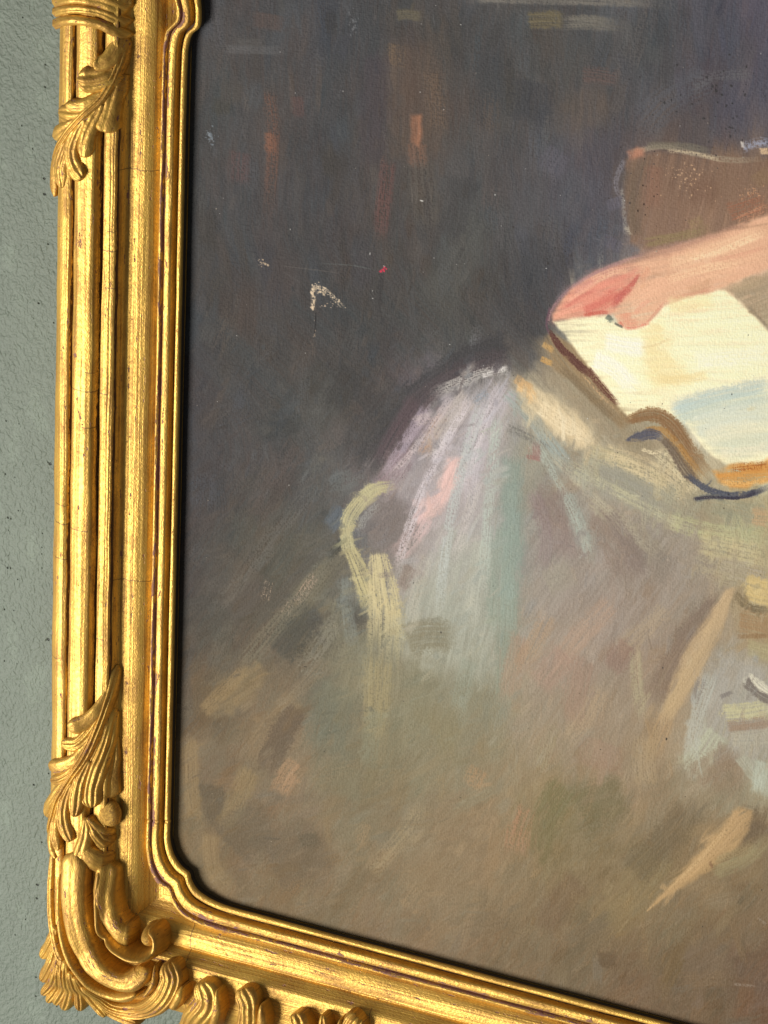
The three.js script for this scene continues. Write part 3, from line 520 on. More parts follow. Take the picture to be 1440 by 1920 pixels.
S([254, 249, 222], 16, 0.6, [[381,483],[411,492],[437,499]], { keep: true, soft: 0.8, dry: 0.25 });
S([226, 208, 164], 2, 0.6, [[343,485],[356,491],[366,498]], { keep: true, soft: 0.6 });
S([206, 210, 196], 12, 0.75, [[366,446],[394,461],[420,472],[438,481]], { keep: true, soft: 0.6, dry: 0.15 });
S([190, 206, 200], 15, 0.75, [[369,444],[398,458],[420,467],[442,476]], { soft: 0.9 });
A([206, 213, 194], [[368,442],[394,457],[442,474],[445,432],[413,421],[399,424],[386,434],[376,440]], 0.7, { soft: 5, dir: 12, wob: 2 });
S([214, 220, 204], 14, 0.6, [[384,438],[410,450],[440,460]], { soft: 0.8 });
S([232, 228, 200], 14, 0.6, [[392,432],[414,442],[440,449]], { keep: true, soft: 0.8, dry: 0.2 });
S([240, 232, 204], 9, 0.6, [[404,423],[423,429],[441,435]], { keep: true, soft: 0.7, dry: 0.3 });
S([92, 56, 50], [2, 6, 7, 5], 0.92, [[276,486],[283,477],[299,465],[312,458]], { keep: true, soft: 0.3, dry: 0.1 });
S([100, 62, 52], [6, 7, 4], 0.9, [[305,464],[318,452],[332,441]], { keep: true, soft: 0.4, dry: 0.42, streak: 14 });
S([120, 80, 96], 2, 0.6, [[276,502],[274,489],[277,481]], { keep: true, soft: 0.6 });
S([112, 120, 108], 4.5, 0.9, [[317,503],[322,500]], { keep: true, soft: 0.5 });
S([92, 88, 80], 2, 0.8, [[323,499],[330,497]], { keep: true, soft: 0.5 });
S([204, 170, 126], 2, 0.7, [[302,459],[314,449],[330,437]], { keep: true, soft: 0.5, dry: 0.5 });
S([138, 106, 72], [6, 11, 13, 13, 10], 0.95, [[335,432],[346,438],[358,441],[368,437],[379,425],[389,414],[400,405]], { keep: true, soft: 0.35 });
S([172, 132, 78], [4, 7, 10, 8], 0.88, [[349,429],[361,431],[371,424],[383,412],[395,400]], { keep: true, soft: 0.4, dry: 0.1 });
S([88, 88, 100], [2, 8, 9, 5], 0.95, [[336,418],[345,423],[356,427],[365,425]], { keep: true, soft: 0.4 });
S([112, 98, 84], [6, 9, 11, 9], 0.9, [[362,426],[371,418],[381,406],[392,397]], { keep: true, soft: 0.5 });
S([78, 82, 96], [5, 6, 6, 4], 0.92, [[381,404],[395,397],[412,395],[429,400],[445,410]], { keep: true, soft: 0.45, dry: 0.08 });
S([90, 94, 98], 5, 0.7, [[388,387],[401,392],[411,392]], { keep: true, soft: 0.6, dry: 0.25 });
S([56, 52, 66], 2.5, 0.85, [[387,387],[399,391],[420,395],[440,406]], { keep: true, soft: 0.5 });
S([230, 216, 180], 3.5, 0.8, [[348,415],[356,414],[364,417]], { keep: true, soft: 0.5, dry: 0.4 });
A([212, 152, 78], [[401,409],[410,415],[424,420],[442,427],[443,412],[425,404],[413,400],[405,402]], 0.9, { soft: 2, dir: 15, dry: 0.12 });
S([152, 86, 36], 8, 0.8, [[413,414],[428,419],[442,424]], { keep: true, soft: 0.6, dry: 0.55, streak: 16 });
S([236, 190, 120], 5, 0.7, [[406,403],[425,406],[443,413]], { keep: true, soft: 0.6, dry: 0.45, streak: 14 });
workOver(700, 33, [290, 330, 480, 560], 2.6, 3.5, (x, y) => [x * 0 + 25, 60]);
// small marks: losses, specks, scratches
S([96, 92, 88], 0.8, 0.6, [[73,494],[104,496],[120,497]], { soft: 0.5 });
S([92, 96, 94], 0.8, 0.6, [[103,501],[128,504],[147,504]], { soft: 0.5 });
S([88, 86, 84], 0.9, 0.5, [[75,490],[91,484]], { soft: 0.5 });
S([206, 186, 158], 4.4, 0.9, [[99,485],[99,475],[99,465]], { dry: 0.46, soft: 0.5, keep: true, fade: [0.1, 0.3] });
S([210, 190, 162], 4.4, 0.9, [[99,484],[107,483],[116,477],[125,471]], { dry: 0.5, soft: 0.5, keep: true, fade: [0.1, 0.3] });
flakes([210, 190, 162], 26, 3, [[98,483],[99,475],[99,467]], 0.85);
flakes([216, 198, 170], 24, 3, [[99,484],[106,484],[113,479],[124,472]], 0.75);
flakes([206, 188, 160], 30, 3, [[100,482],[107,480]], 0.6);
flakes([190, 170, 148], 12, 5, [[104,470],[115,474]], 0.5);
flakes([150, 136, 120], 9, 1, [[100,464],[101,455],[100,447]], 0.6);
S([40, 38, 38], 0.9, 0.8, [[101,466],[101,455],[100,447]], { soft: 0.5 });
flakes([178, 160, 136], 30, 6, [[56,494],[62,493]], 0.6);
flakes([206, 60, 84], 16, 3, [[152,507],[151,504]], 0.8);
flakes([222, 218, 210], 3, 1, [[152,508],[153,506]], 0.4);
flakes([116, 124, 130], 40, 9, [[14,579],[17,575]], 0.7);
flakes([104, 106, 108], 40, 10, [[121,676],[123,671]], 0.6);
flakes([58, 57, 58], 60, 55, [[383,672],[399,653],[385,633]], 0.75);
flakes([62, 60, 62], 60, 90, [[296,615],[333,635],[369,655]], 0.5);
flakes([58, 55, 52], 40, 40, [[256,511],[285,550]], 0.5);
flakes([56, 44, 38], 30, 40, [[335,599],[360,574]], 0.5);
{
  const r = rng(404);
  for (let k = 0; k < 80; k++) flakes([205, 205, 200], 1, 0, [[20 + r() * 430, 330 + r() * 390]], 0.25 + r() * r() * 0.5, 0.6);
  for (let k = 0; k < 120; k++) flakes([52, 50, 50], 1, 0, [[20 + r() * 440, 30 + r() * 690]], 0.25 + r() * 0.35, 0.2);
  for (let k = 0; k < 90; k++) flakes([165, 155, 140], 1, 0, [[10 + r() * 450, 10 + r() * 700]], 0.2 + r() * 0.25, 0.4);
}
//ENDPAINT
{
  const c = new Uint8Array(CW * CH * 4), h = new Uint8Array(CW * CH * 4);
  for (let i = 0; i < CW * CH; i++) {
    const y = Math.floor(i / CW), x = i - y * CW, olive = 1 - smooth(y / PX + 0.25 * x / PX, 200, 420), g = (tooth[i] - 0.5) * 12 + 4 * noise(x * 0.9, y * 0.9, 6);
    for (let k = 0; k < 3; k++) c[i * 4 + k] = clamp(118 + (paint[i * 3 + k] - 118) * 1.1 + g + (k === 2 ? 2 - 6 * olive : k === 0 ? 1.5 * olive : 0), 0, 255);
    c[i * 4 + 3] = 255;
    h[i * 4] = h[i * 4 + 1] = h[i * 4 + 2] = clamp(0.25 + 0.3 * relief[i] + 0.16 * (tooth[i] - 0.5)) * 255; h[i * 4 + 3] = 255;
  }
  const W = CW / PX / 1000, H = CH / PX / 1000, D = 0.016;
  const m = new THREE.MeshPhysicalMaterial({ name: 'oil_paint', map: dataTexture(c, CW, CH, true, false), bumpMap: dataTexture(h, CW, CH, false, false), bumpScale: 0.0008, roughness: 0.6, specularIntensity: 0.25 });
  const g = new THREE.BoxGeometry(W, H, D);
  const p = g.attributes.position, uv = g.attributes.uv;
  for (let i = 0; i < p.count; i++) uv.setXY(i, p.getX(i) / W + 0.5, p.getY(i) / H + 0.5);
  const painting = new THREE.Mesh(g, m);
  painting.name = 'oil_painting'; painting.castShadow = painting.receiveShadow = true;
  painting.position.set(X0 / 1000 + W / 2, Y0 / 1000 + H / 2, 0.006 - D / 2);
  painting.userData = { label: 'dark oil painting of a hand on an open book above a pale dress', category: 'painting' };
  scene.add(painting);
}

// ---------- gilding ----------
// kind of wear: streaks along v, patches of brown toning, dark specks, chips down to the red-brown bole; bands [[centre, half width, share]] across u wear most; groove bands add brown toning plus painted shade
function gilding(name, w, h, mmU, mmV, o) {
  const c = new Uint8Array(w * h * 4), mr = new Uint8Array(w * h * 4), b = new Uint8Array(w * h * 4), { streak = 1, chips = 0.5, bands = [], grimeShade = [], cracks = 0, tone = 0.5, seed = 0 } = o, rc = rng(seed + 900);
  const breaks = Array.from({ length: cracks }, () => [rc() * mmV, rc() * mmU, mmU * (0.15 + 0.3 * rc()), 0.1 + 0.2 * rc()]);
  for (let y = 0; y < h; y++) for (let x = 0; x < w; x++) {
    const i = (y * w + x) * 4, u = x / w * mmU, v = y / h * mmV;
    const s = noise(u * 0.42, v * 0.007, seed + 1) * 0.75 + noise(u * 1.1, v * 0.014, seed + 2) * 0.6 + noise(u * 2.2, v * 0.03, seed + 5) * 0.3, p = fbm(u * 0.06, v * 0.035, seed + 3), q = noise(u * 0.5, v * 0.35, seed + 4);
    let t = clamp(0.42 * tone + streak * s * 0.8 + p * 0.9 + q * 0.22, 0, 1);                 // brown toning left in the leaf
    let col = [lerp(220, 156, t), lerp(178, 113, t), lerp(86, 50, t)], metal = lerp(0.58, 0.36, t), rough = lerp(0.47, 0.56, t) + 0.05 * q;
    const speck = smooth(noise(u * 1.5, v * 0.9, seed + 6) + 0.35 * noise(u * 3.1, v * 2.2, seed + 7) + 0.25 * p, 0.56, 0.68);
    col = col.map((k, j) => lerp(k, [96, 56, 24][j], speck * 0.75)); metal *= 1 - 0.6 * speck;
    let worn = chips - 1;
    for (const [bc, bw, share] of bands) worn = Math.max(worn, share - Math.abs(x / w - bc) / bw * 0.55 - 0.1);
    const chip = smooth(0.9 * noise(u * 0.35, v * 0.045, seed + 11) + 0.5 * noise(u * 0.9, v * 0.22, seed + 12) + 0.3 * noise(u * 2, v * 0.9, seed + 13) + worn, 0.12, 0.2);
    const bole = [lerp(122, 150, clamp(0.5 + q)), lerp(78, 104, clamp(0.5 + q)), lerp(68, 98, clamp(0.5 + p))];
    col = col.map((k, j) => lerp(k, bole[j], chip * 0.85)); metal *= 1 - 0.9 * chip; rough = lerp(rough, 0.7, chip);
    for (const [cv, cu, cw, ct] of breaks) { const d = Math.abs(v - cv - 0.9 * noise(u * 0.35, cv, seed)); if (d < 0.6 && Math.abs(u - cu) < cw) { const k = 1 - smooth(d, ct, ct + 0.25); col = col.map((q2, j) => lerp(q2, [74, 46, 28][j], 0.55 * k)); metal *= 1 - 0.5 * k; } }
    let grooveDark = -1;
    for (const [bc, bw, share] of grimeShade) grooveDark = Math.max(grooveDark, share - Math.abs(x / w - bc) / bw);
    const dark = smooth(grooveDark + 0.5 * noise(u * 0.6, v * 0.03, seed + 21) + 0.3 * noise(u * 1.4, v * 0.2, seed + 22) + 0.2 * noise(u * 3, v * 1.2, seed + 23), 0, 0.22);
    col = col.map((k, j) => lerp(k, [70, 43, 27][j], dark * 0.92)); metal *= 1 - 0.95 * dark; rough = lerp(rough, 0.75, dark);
    for (let k = 0; k < 3; k++) c[i + k] = clamp(col[k], 0, 255);
    c[i + 3] = mr[i + 3] = b[i + 3] = 255;
    mr[i] = 255; mr[i + 1] = clamp(rough) * 255; mr[i + 2] = clamp(metal) * 255;
    b[i] = b[i + 1] = b[i + 2] = clamp(0.5 + 0.16 * s * streak + 0.1 * q + 0.12 * noise(u * 1.6, v * 0.7, seed + 8) - 0.3 * chip - 0.15 * speck) * 255;
  }
  const rm = dataTexture(mr, w, h, false);
  return new THREE.MeshPhysicalMaterial({ name, map: dataTexture(c, w, h, true), roughnessMap: rm, metalnessMap: rm, bumpMap: dataTexture(b, w, h, false), bumpScale: 0.0008, roughness: 1, metalness: 1 });
}
const railGold = gilding('gilded_rail', 512, 1536, 100, 500, { streak: 1, cracks: 5, chips: 0.56, seed: 10 });
const carvedGold = gilding('gilded_carving', 768, 768, 120, 120, { streak: 0.55, chips: 0.56, tone: 0.8, seed: 40 });
const reedGold = gilding('gilded_reed', 320, 1536, 26, 500, { streak: 1, cracks: 4, chips: 0.56, seed: 25, grimeShade: [[0.04, 0.14, 0.9], [0.98, 0.06, 0.8]] });  // edge bands: brown groove toning, widened to paint shade on the inner wall
const sightGold = gilding('gilded_sight_moulding', 512, 2048, 45, 600, { streak: 0.7, chips: 0.3, tone: 0.35, seed: 70, bands: [[0.6, 0.08, 0.4], [0.74, 0.09, 0.48]], grimeShade: [[0.3, 0.05, 0.8], [0.665, 0.03, 0.8]] });

// ---------- the frame ----------
const frame = new THREE.Group();
frame.name = 'picture_frame';
frame.userData = { label: 'carved and gilded wooden picture frame with reeded rail and acanthus leaves around the painting', category: 'picture frame' };
scene.add(frame);
const VTOP = 0.955, UEND = 0.615;
// profiles: [distance out from the sight edge, height above the canvas] in mm
const COVE = [[0, 6.8], [2, 6.6], [6, 6], [12, 6.2], [15, 7.8], [18, 10], [19, 11.2], [21.2, 13.6], [24, 16.2], [27.5, 18], [31.5, 19], [35.5, 19.3], [38.4, 19], [39.6, 19.4], [41.4, 22], [42.8, 25.2], [43.6, 26.8], [44.6, 26], [46, 24], [52, 22], [62, 21], [76, 22], [80, 22], [90, 19], [95.5, 15], [96, 9], [95, 0], [93.5, -21.3]];
const REEDS = [
  [[43.4, 26], [43.6, 28.2], [44.5, 30], [46.4, 30.8], [49, 31.2], [51.8, 30.9], [53.6, 30.3], [54.8, 28.8], [55.3, 26.4], [55.4, 23.5]],
  [[55.5, 23.5], [56, 27], [56.9, 30], [57.9, 33], [59, 34.7], [61.4, 35.7], [66, 36.2], [70, 35.8], [73.6, 34.4], [75.5, 32.6], [76.5, 29.6], [76.9, 25]],
  [[77, 25], [77.4, 29.8], [78.6, 32.4], [81, 33.4], [84.5, 32.9], [88.5, 30.6], [92, 27], [94.6, 22.4], [96.4, 16.5], [97, 10], [96.4, 3]],
];
const BOTTOM = [[0, 6.8], [2, 6.6], [6, 6], [12, 6.2], [15, 7.8], [18, 10], [19, 11.2], [21.2, 13.6], [24, 16.2], [27.5, 18], [31.5, 18.9], [35.5, 19], [38, 18.6], [38.7, 17.2], [39.6, 17], [40.4, 18.2], [42.4, 20.6], [45, 23.8], [47.4, 26], [50, 26.9], [57, 27.4], [66, 27.4], [78, 26.2], [88, 22.2], [95, 16], [97, 9], [96, 0], [93.5, -21.3]];
const dense = (prof, n) => curve2(prof.map((p) => [p[0] / 1000, p[1] / 1000]), n);
function arcs(p) { const s = [0]; for (let i = 1; i < p.length; i++) s.push(s[i - 1] + Math.hypot(p[i][0] - p[i - 1][0], p[i][1] - p[i - 1][1])); return s; }
// a straight rail with a mitred end at the corner; the carver's hand wavers a little
function railGeometry(prof, n, side, steps, seed, waver = 1, across = 0.1) {
  const p = dense(prof, n), s = arcs(p), end = side ? VTOP : UEND;
  return grid(n, steps, (i, j) => {
    const k = j / steps, edge = smooth(i / n, 0, 0.12) * (1 - smooth(i / n, 0.88, 1));
    const w0 = p[i][0], along = lerp(-w0, end, k);
    const w = w0 + waver * (0.0005 * noise(along * 9, w0 * 90, seed) + 0.00045 * noise(along * 30, w0 * 160, seed + 3)), z = p[i][1] + waver * edge * (0.0004 * noise(along * 12, w0 * 120, seed + 6) + 0.00028 * noise(along * 6, w0 * 900, seed + 8));
    return side ? [-w, along, z, across ? s[i] / across + seed * 0.37 : i / n, along / 0.5 + seed * 0.21] : [along, -w, z, s[i] / across + seed * 0.37, along / 0.5 + seed * 0.21];
  }, side);
}
const sideRail = part('side_rail', railGeometry(COVE, 120, true, 300, 1, 0.6), railGold, frame);
REEDS.forEach((r, k) => part('reed', railGeometry(r, 48, true, 420, 2 + k, 1.4, 0), reedGold, sideRail));
const bottomRail = part('bottom_rail', railGeometry(BOTTOM, 140, false, 300, 6, 1), railGold, frame);

const rabbetBrown = new THREE.MeshStandardMaterial({ name: 'dark_brown_rabbet', color: new THREE.Color(0.05, 0.038, 0.024), roughness: 0.75 });  // plain dark brown for the rabbet face inside the sight edge
// sight moulding: three ridges that follow the eared corner
const INNER = [[0, 955], [0, 760], [0, 712], [4, 690], [8.4, 675], [9.9, 664], [9, 654.5], [3.4, 648.5], [0.8, 640], [0, 626], [0, 400], [0, 150], [0, 72], [0, 53], [0.3, 41.5], [3.9, 30.4], [10.3, 22.8], [17, 19], [19, 13.6], [23.6, 7.6], [33, 3.2], [45, 0.7], [57, 0], [75, 0], [200, 0], [400, 0], [615, 0]];
const OUTER = [[-18.2, 955], [-18.2, 760], [-18.2, 712], [-16, 690], [-11, 675], [-7.6, 665], [-8.4, 658], [-15.4, 649.6], [-17.6, 640], [-18.2, 625], [-18.2, 400], [-18.2, 150], [-18.2, 72], [-18.2, 50], [-18.2, 32], [-15.6, 17], [-9, 5.4], [0.2, 0.6], [4.4, -7.4], [13, -16], [26, -19.6], [40, -20.2], [54, -20.2], [75, -20.2], [200, -20.2], [400, -20.2], [615, -20.2]];
const SIGHT = [
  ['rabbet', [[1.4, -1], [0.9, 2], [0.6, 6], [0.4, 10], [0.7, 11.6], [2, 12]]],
  ['sight_edge', [[0.6, 11], [0, 11.6], [-0.1, 12.4], [0.3, 13.6], [1.3, 14.5], [2.6, 14.6], [3.6, 14], [4, 12.4], [4.3, 10.8], [5.2, 10.2], [6.4, 10]]],
  ['middle_ridge', [[6.2, 10.2], [6.5, 12.4], [6.9, 15], [7.8, 16.4], [9.8, 16.9], [11.8, 16.6], [12.9, 15.8], [13.5, 14], [13.7, 12]]],
  ['outer_ridge', [[13.6, 12], [13.8, 13.8], [14.4, 16.2], [15.4, 17.3], [16.4, 17.2], [17.4, 16], [18, 14.2], [18.2, 11.5], [18.2, 8]]],
];
{
  const mould = new THREE.Group(); mould.name = 'sight_moulding'; frame.add(mould);
  const cI = new THREE.CatmullRomCurve3(INNER.map((p) => new THREE.Vector3(p[0] / 1000, p[1] / 1000, 0)), false, 'centripetal'), cO = new THREE.CatmullRomCurve3(OUTER.map((p) => new THREE.Vector3(p[0] / 1000, p[1] / 1000, 0)), false, 'centripetal');
  const T = [], K = INNER.length - 1;                            // samples: the same number of steps per node interval by its length
  for (let k = 0; k < K; k++) { const L = Math.hypot(INNER[k + 1][0] - INNER[k][0], INNER[k + 1][1] - INNER[k][1]), n = clamp(Math.round(L / 1.1), 7, 160); for (let i = 0; i < n; i++) T.push((k + i / n) / K); }
  T.push(1);
  const I = T.map((t) => cI.getPoint(t)), O = T.map((t) => cO.getPoint(t)), len = [0];
  for (let i = 1; i < I.length; i++) len.push(len[i - 1] + (I[i].distanceTo(I[i - 1]) + O[i].distanceTo(O[i - 1])) / 2);
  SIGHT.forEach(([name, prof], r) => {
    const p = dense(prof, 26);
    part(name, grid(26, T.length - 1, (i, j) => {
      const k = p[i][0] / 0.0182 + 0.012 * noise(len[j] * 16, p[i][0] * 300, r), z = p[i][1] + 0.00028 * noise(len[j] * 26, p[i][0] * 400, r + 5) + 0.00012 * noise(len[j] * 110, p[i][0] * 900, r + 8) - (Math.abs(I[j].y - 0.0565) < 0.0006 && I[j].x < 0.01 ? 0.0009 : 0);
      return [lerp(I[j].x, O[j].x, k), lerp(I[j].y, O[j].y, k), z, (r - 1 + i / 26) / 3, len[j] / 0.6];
    }, true), r ? sightGold : rabbetBrown, mould);
  });
}

// ---------- carving ----------
const envelope = table([[0, 20], [18, 17], [30, 18], [40, 19.5], [44.5, 27], [50, 31.5], [65, 36.5], [80, 34.5], [90, 29.5], [98, 22], [130, 12]].map(([a, b]) => [a / 1000, b / 1000]));
const baseAt = (x, y) => { const w = Math.max(-x, -y); return envelope(clamp(w, 0, 0.13)); };
// one carved lobe: path and half widths in mm, lift in mm above the rail; flutes cut along it, rim raised, tip rounded and turned up
function lobe(path, half, lift, o = {}) {
  const { n = 36, m = 28, flutes = 0, cut = 0.35, hollow = 0, round = 1.9, tip = 0.12, root = 0.04, turn = 0, skirt = 9, drop = 0, tilt = 0 } = o;
  const c = curve2(path, n), hs = [].concat(half), ls = [].concat(lift), at = (a, t) => { const f = t * (a.length - 1), i = Math.min(Math.floor(f), Math.max(0, a.length - 2)); return a.length < 2 ? a[0] : lerp(a[i], a[i + 1], smooth(f - i, 0, 1)); };
  let len = 0; for (let i = 1; i <= n; i++) len += Math.hypot(c[i][0] - c[i - 1][0], c[i][1] - c[i - 1][1]);
  const seed = path[0][0] * 0.13 + path[0][1] * 0.07;
  return grid(n, m, (i, j) => {
    const t = i / n, a = c[Math.max(0, i - 1)], b = c[Math.min(n, i + 1)], l = Math.hypot(b[0] - a[0], b[1] - a[1]) || 1, nx = -(b[1] - a[1]) / l, ny = (b[0] - a[0]) / l;
    const s = Math.sin((j / m - 0.5) * Math.PI * 0.999) * 1, e = Math.abs(s);
    const end = Math.sqrt(clamp(1 - (1 - clamp((1 - t) / tip)) ** 2)) * Math.sqrt(clamp(1 - (1 - clamp(t / root)) ** 2) * 0.97 + 0.03);
    const hw = Math.max(at(hs, t) * (o.n ? 1 : 1.38) * (1 + 0.35 * smooth(t, 0.6, 1)) * end, 0.02), h = at(ls, t);
    const x = c[i][0] + nx * s * hw, y = c[i][1] + ny * s * hw;
    const base = (baseAt(c[i][0] / 1000, c[i][1] / 1000) * 0.45 + baseAt(x / 1000, y / 1000) * 0.55) * 1000;
    let z = h * (1 - e ** round) ** (1 / round) * (0.35 + 0.65 * end);
    z -= hollow * h * Math.exp(-((s / 0.55) ** 2)) * end;
    if (flutes) z -= 2 * cut * (1 - Math.abs(Math.sin((s * 0.5 + 0.5 + 0.03 * Math.sin(t * 5 + seed)) * flutes * Math.PI)) ** 0.7) * (1 - e ** 4) * smooth(t, 0.02, 0.2) * (0.4 + 0.6 * end) * Math.min(1.4, hw / 3);
    z += turn * smooth(t, 0.6, 0.97) ** 2 + tilt * s + drop * t + 0.3 * noise(x * 0.22, y * 0.22, seed) + 0.16 * noise(x * 0.7, y * 0.7, seed);
    const under = e > 0.985 || i === n ? skirt : 0;
    return [x / 1000, y / 1000, (base + z - under) / 1000, (hw * s + 40) / 120 + seed, t * len / 120 + seed * 0.7];
  });
}
const leafPart = (parent, name, ...a) => part(name, lobe(...a), carvedGold, parent);
// a rounded boss
function boss(p, r, h, squash = 1) {
  const [cx, cy] = p, z0 = baseAt(cx / 1000, cy / 1000) * 1000 - 3;
  return grid(18, 28, (i, j) => { const a = i / 18 * Math.PI * 0.5, b = j / 28 * Math.PI * 2, k = 1 + 0.05 * noise(Math.cos(b) * 2, Math.sin(b) * 2, cx + a); return [(cx + r * Math.sin(a) * Math.cos(b) * k) / 1000, (cy + r * squash * Math.sin(a) * Math.sin(b) * k) / 1000, (z0 + h * Math.cos(a)) / 1000, b / 6, a + cx]; }, true);
}
//CARVING
// ribbon wound round the rail at the top
{
  const band = leafPart(frame, 'ribbon_band', [[-101.4,656.8],[-87.1,664.1],[-74.1,667.7],[-61.5,668.1],[-49.4,665.3],[-40,659]], 3.4, 3.2, { flutes: 2, tip: 0.02, root: 0.02, round: 3 });
  leafPart(band, 'cord', [[-101.3,649.3],[-87,655.9],[-74,659.5],[-61.4,660.3],[-49.3,656.8],[-39.8,649]], 2.6, 3, { flutes: 2, cut: 0.3, tip: 0.02, root: 0.02 });
  leafPart(band, 'cord', [[-100.7,640.8],[-86.8,648.1],[-73.9,651.7],[-61.3,652.1],[-49.2,648.2],[-39.7,639.3]], 2.7, 3.4, { tip: 0.02, root: 0.02 });
  leafPart(band, 'cord', [[-101,665.9],[-87.3,673],[-74.2,676.6],[-61.6,677],[-49.5,674.2],[-40.1,668]], 4, 3.4, { tip: 0.02, root: 0.02 });
  leafPart(band, 'bud', [[-43.8,674.7],[-43.5,669.4],[-43.7,664.3]], 4, 3.5, { tip: 0.4, root: 0.3 });
}
// leaf hanging below the ribbon
{
  const leaf = leafPart(frame, 'acanthus_leaf', [[-41.3,641.4],[-42.7,628.2],[-46.8,613.6],[-54.2,599],[-64.7,588],[-77.2,574.1],[-89.4,558.6],[-99.8,543.7]], [2, 2.6, 2.8, 2.4, 1.4], [4.5, 5.2, 5, 4], { flutes: 2, cut: 0.9, tip: 0.1 });
  leafPart(leaf, 'lobe', [[-43.9,642.7],[-45.3,634.6],[-49.2,627.2],[-55.3,623.4],[-59.5,623.8]], [3.2, 4.9, 4.4, 2.7], [3.6, 4.6, 4.4], { hollow: 0.25, turn: 1.4, tilt: -0.8, tip: 0.2 });
  leafPart(leaf, 'lobe', [[-45.7,619.6],[-51,615.1],[-60.1,612.1],[-71.4,612]], [4.9, 6.6, 6.6, 4.4], [3.2, 4.4, 4], { flutes: 3, cut: 0.6, turn: 1.2, tilt: 1, tip: 0.2 });
  leafPart(leaf, 'lobe', [[-50.1,605.4],[-57.8,598],[-68.3,592.2],[-81.5,590.6]], [2.4, 3.9, 3.7, 2.4], [3.4, 4.6, 5], { hollow: 0.2, turn: 1.2, tip: 0.2 });
  leafPart(leaf, 'lobe', [[-53.6,602.1],[-61.2,591.3],[-73.7,584.3],[-91.7,581.9]], [3.7, 5.4, 5.6, 3.7], [3, 3.6, 3.2], { flutes: 3, cut: 0.6, tip: 0.2 });
  leafPart(leaf, 'lobe', [[-68.2,583.9],[-79.1,575.7],[-88.4,569.3],[-99.5,560.7]], [2.4, 3.7, 3.7, 2.7], [3, 3.8, 3.4], { flutes: 2, tip: 0.25 });
  leafPart(leaf, 'lobe', [[-44,612.7],[-46.6,602.3],[-49.3,589.5],[-52.1,575]], [2.7, 3.9, 4.9, 5.6], [3.2, 3.8, 4.2], { flutes: 2, cut: 0.4, turn: 1.4, tip: 0.2 });
  leafPart(leaf, 'lobe', [[-42.8,616.2],[-44,605.1],[-44.8,596.2]], [2.2, 2.9, 1.5], [2.6, 3], { tip: 0.3 });
  leafPart(leaf, 'lobe', [[-53.5,596.8],[-59.7,583.4],[-64.4,569.4],[-65,555.6]], [2.7, 4.1, 4.4, 3.2], [3.2, 4.2, 4.2], { flutes: 2, cut: 0.5, turn: 1, tip: 0.2 });
  leafPart(leaf, 'lobe', [[-64.7,585.3],[-72.6,571.6],[-77,558.1],[-73.1,547.1],[-64.8,541.1]], [2.7, 4.1, 4.9, 4.9, 3.4], [3.2, 4.6, 4.8, 4.4], { flutes: 3, cut: 0.5, turn: 1.2, tip: 0.16 });
  leafPart(leaf, 'lobe', [[-76.3,572.4],[-83.3,557],[-87.9,541.8],[-85.8,528.5]], [2.7, 4.1, 5.1, 2.7], [3, 4, 3.8], { flutes: 3, cut: 0.5, tip: 0.24 });
  leafPart(leaf, 'lobe', [[-89.4,558.3],[-96.3,542.5],[-97.9,528.3],[-96.6,518.3]], [2, 2.9, 2.7, 1.5], [2.6, 3, 2.6], { tip: 0.3 });
}
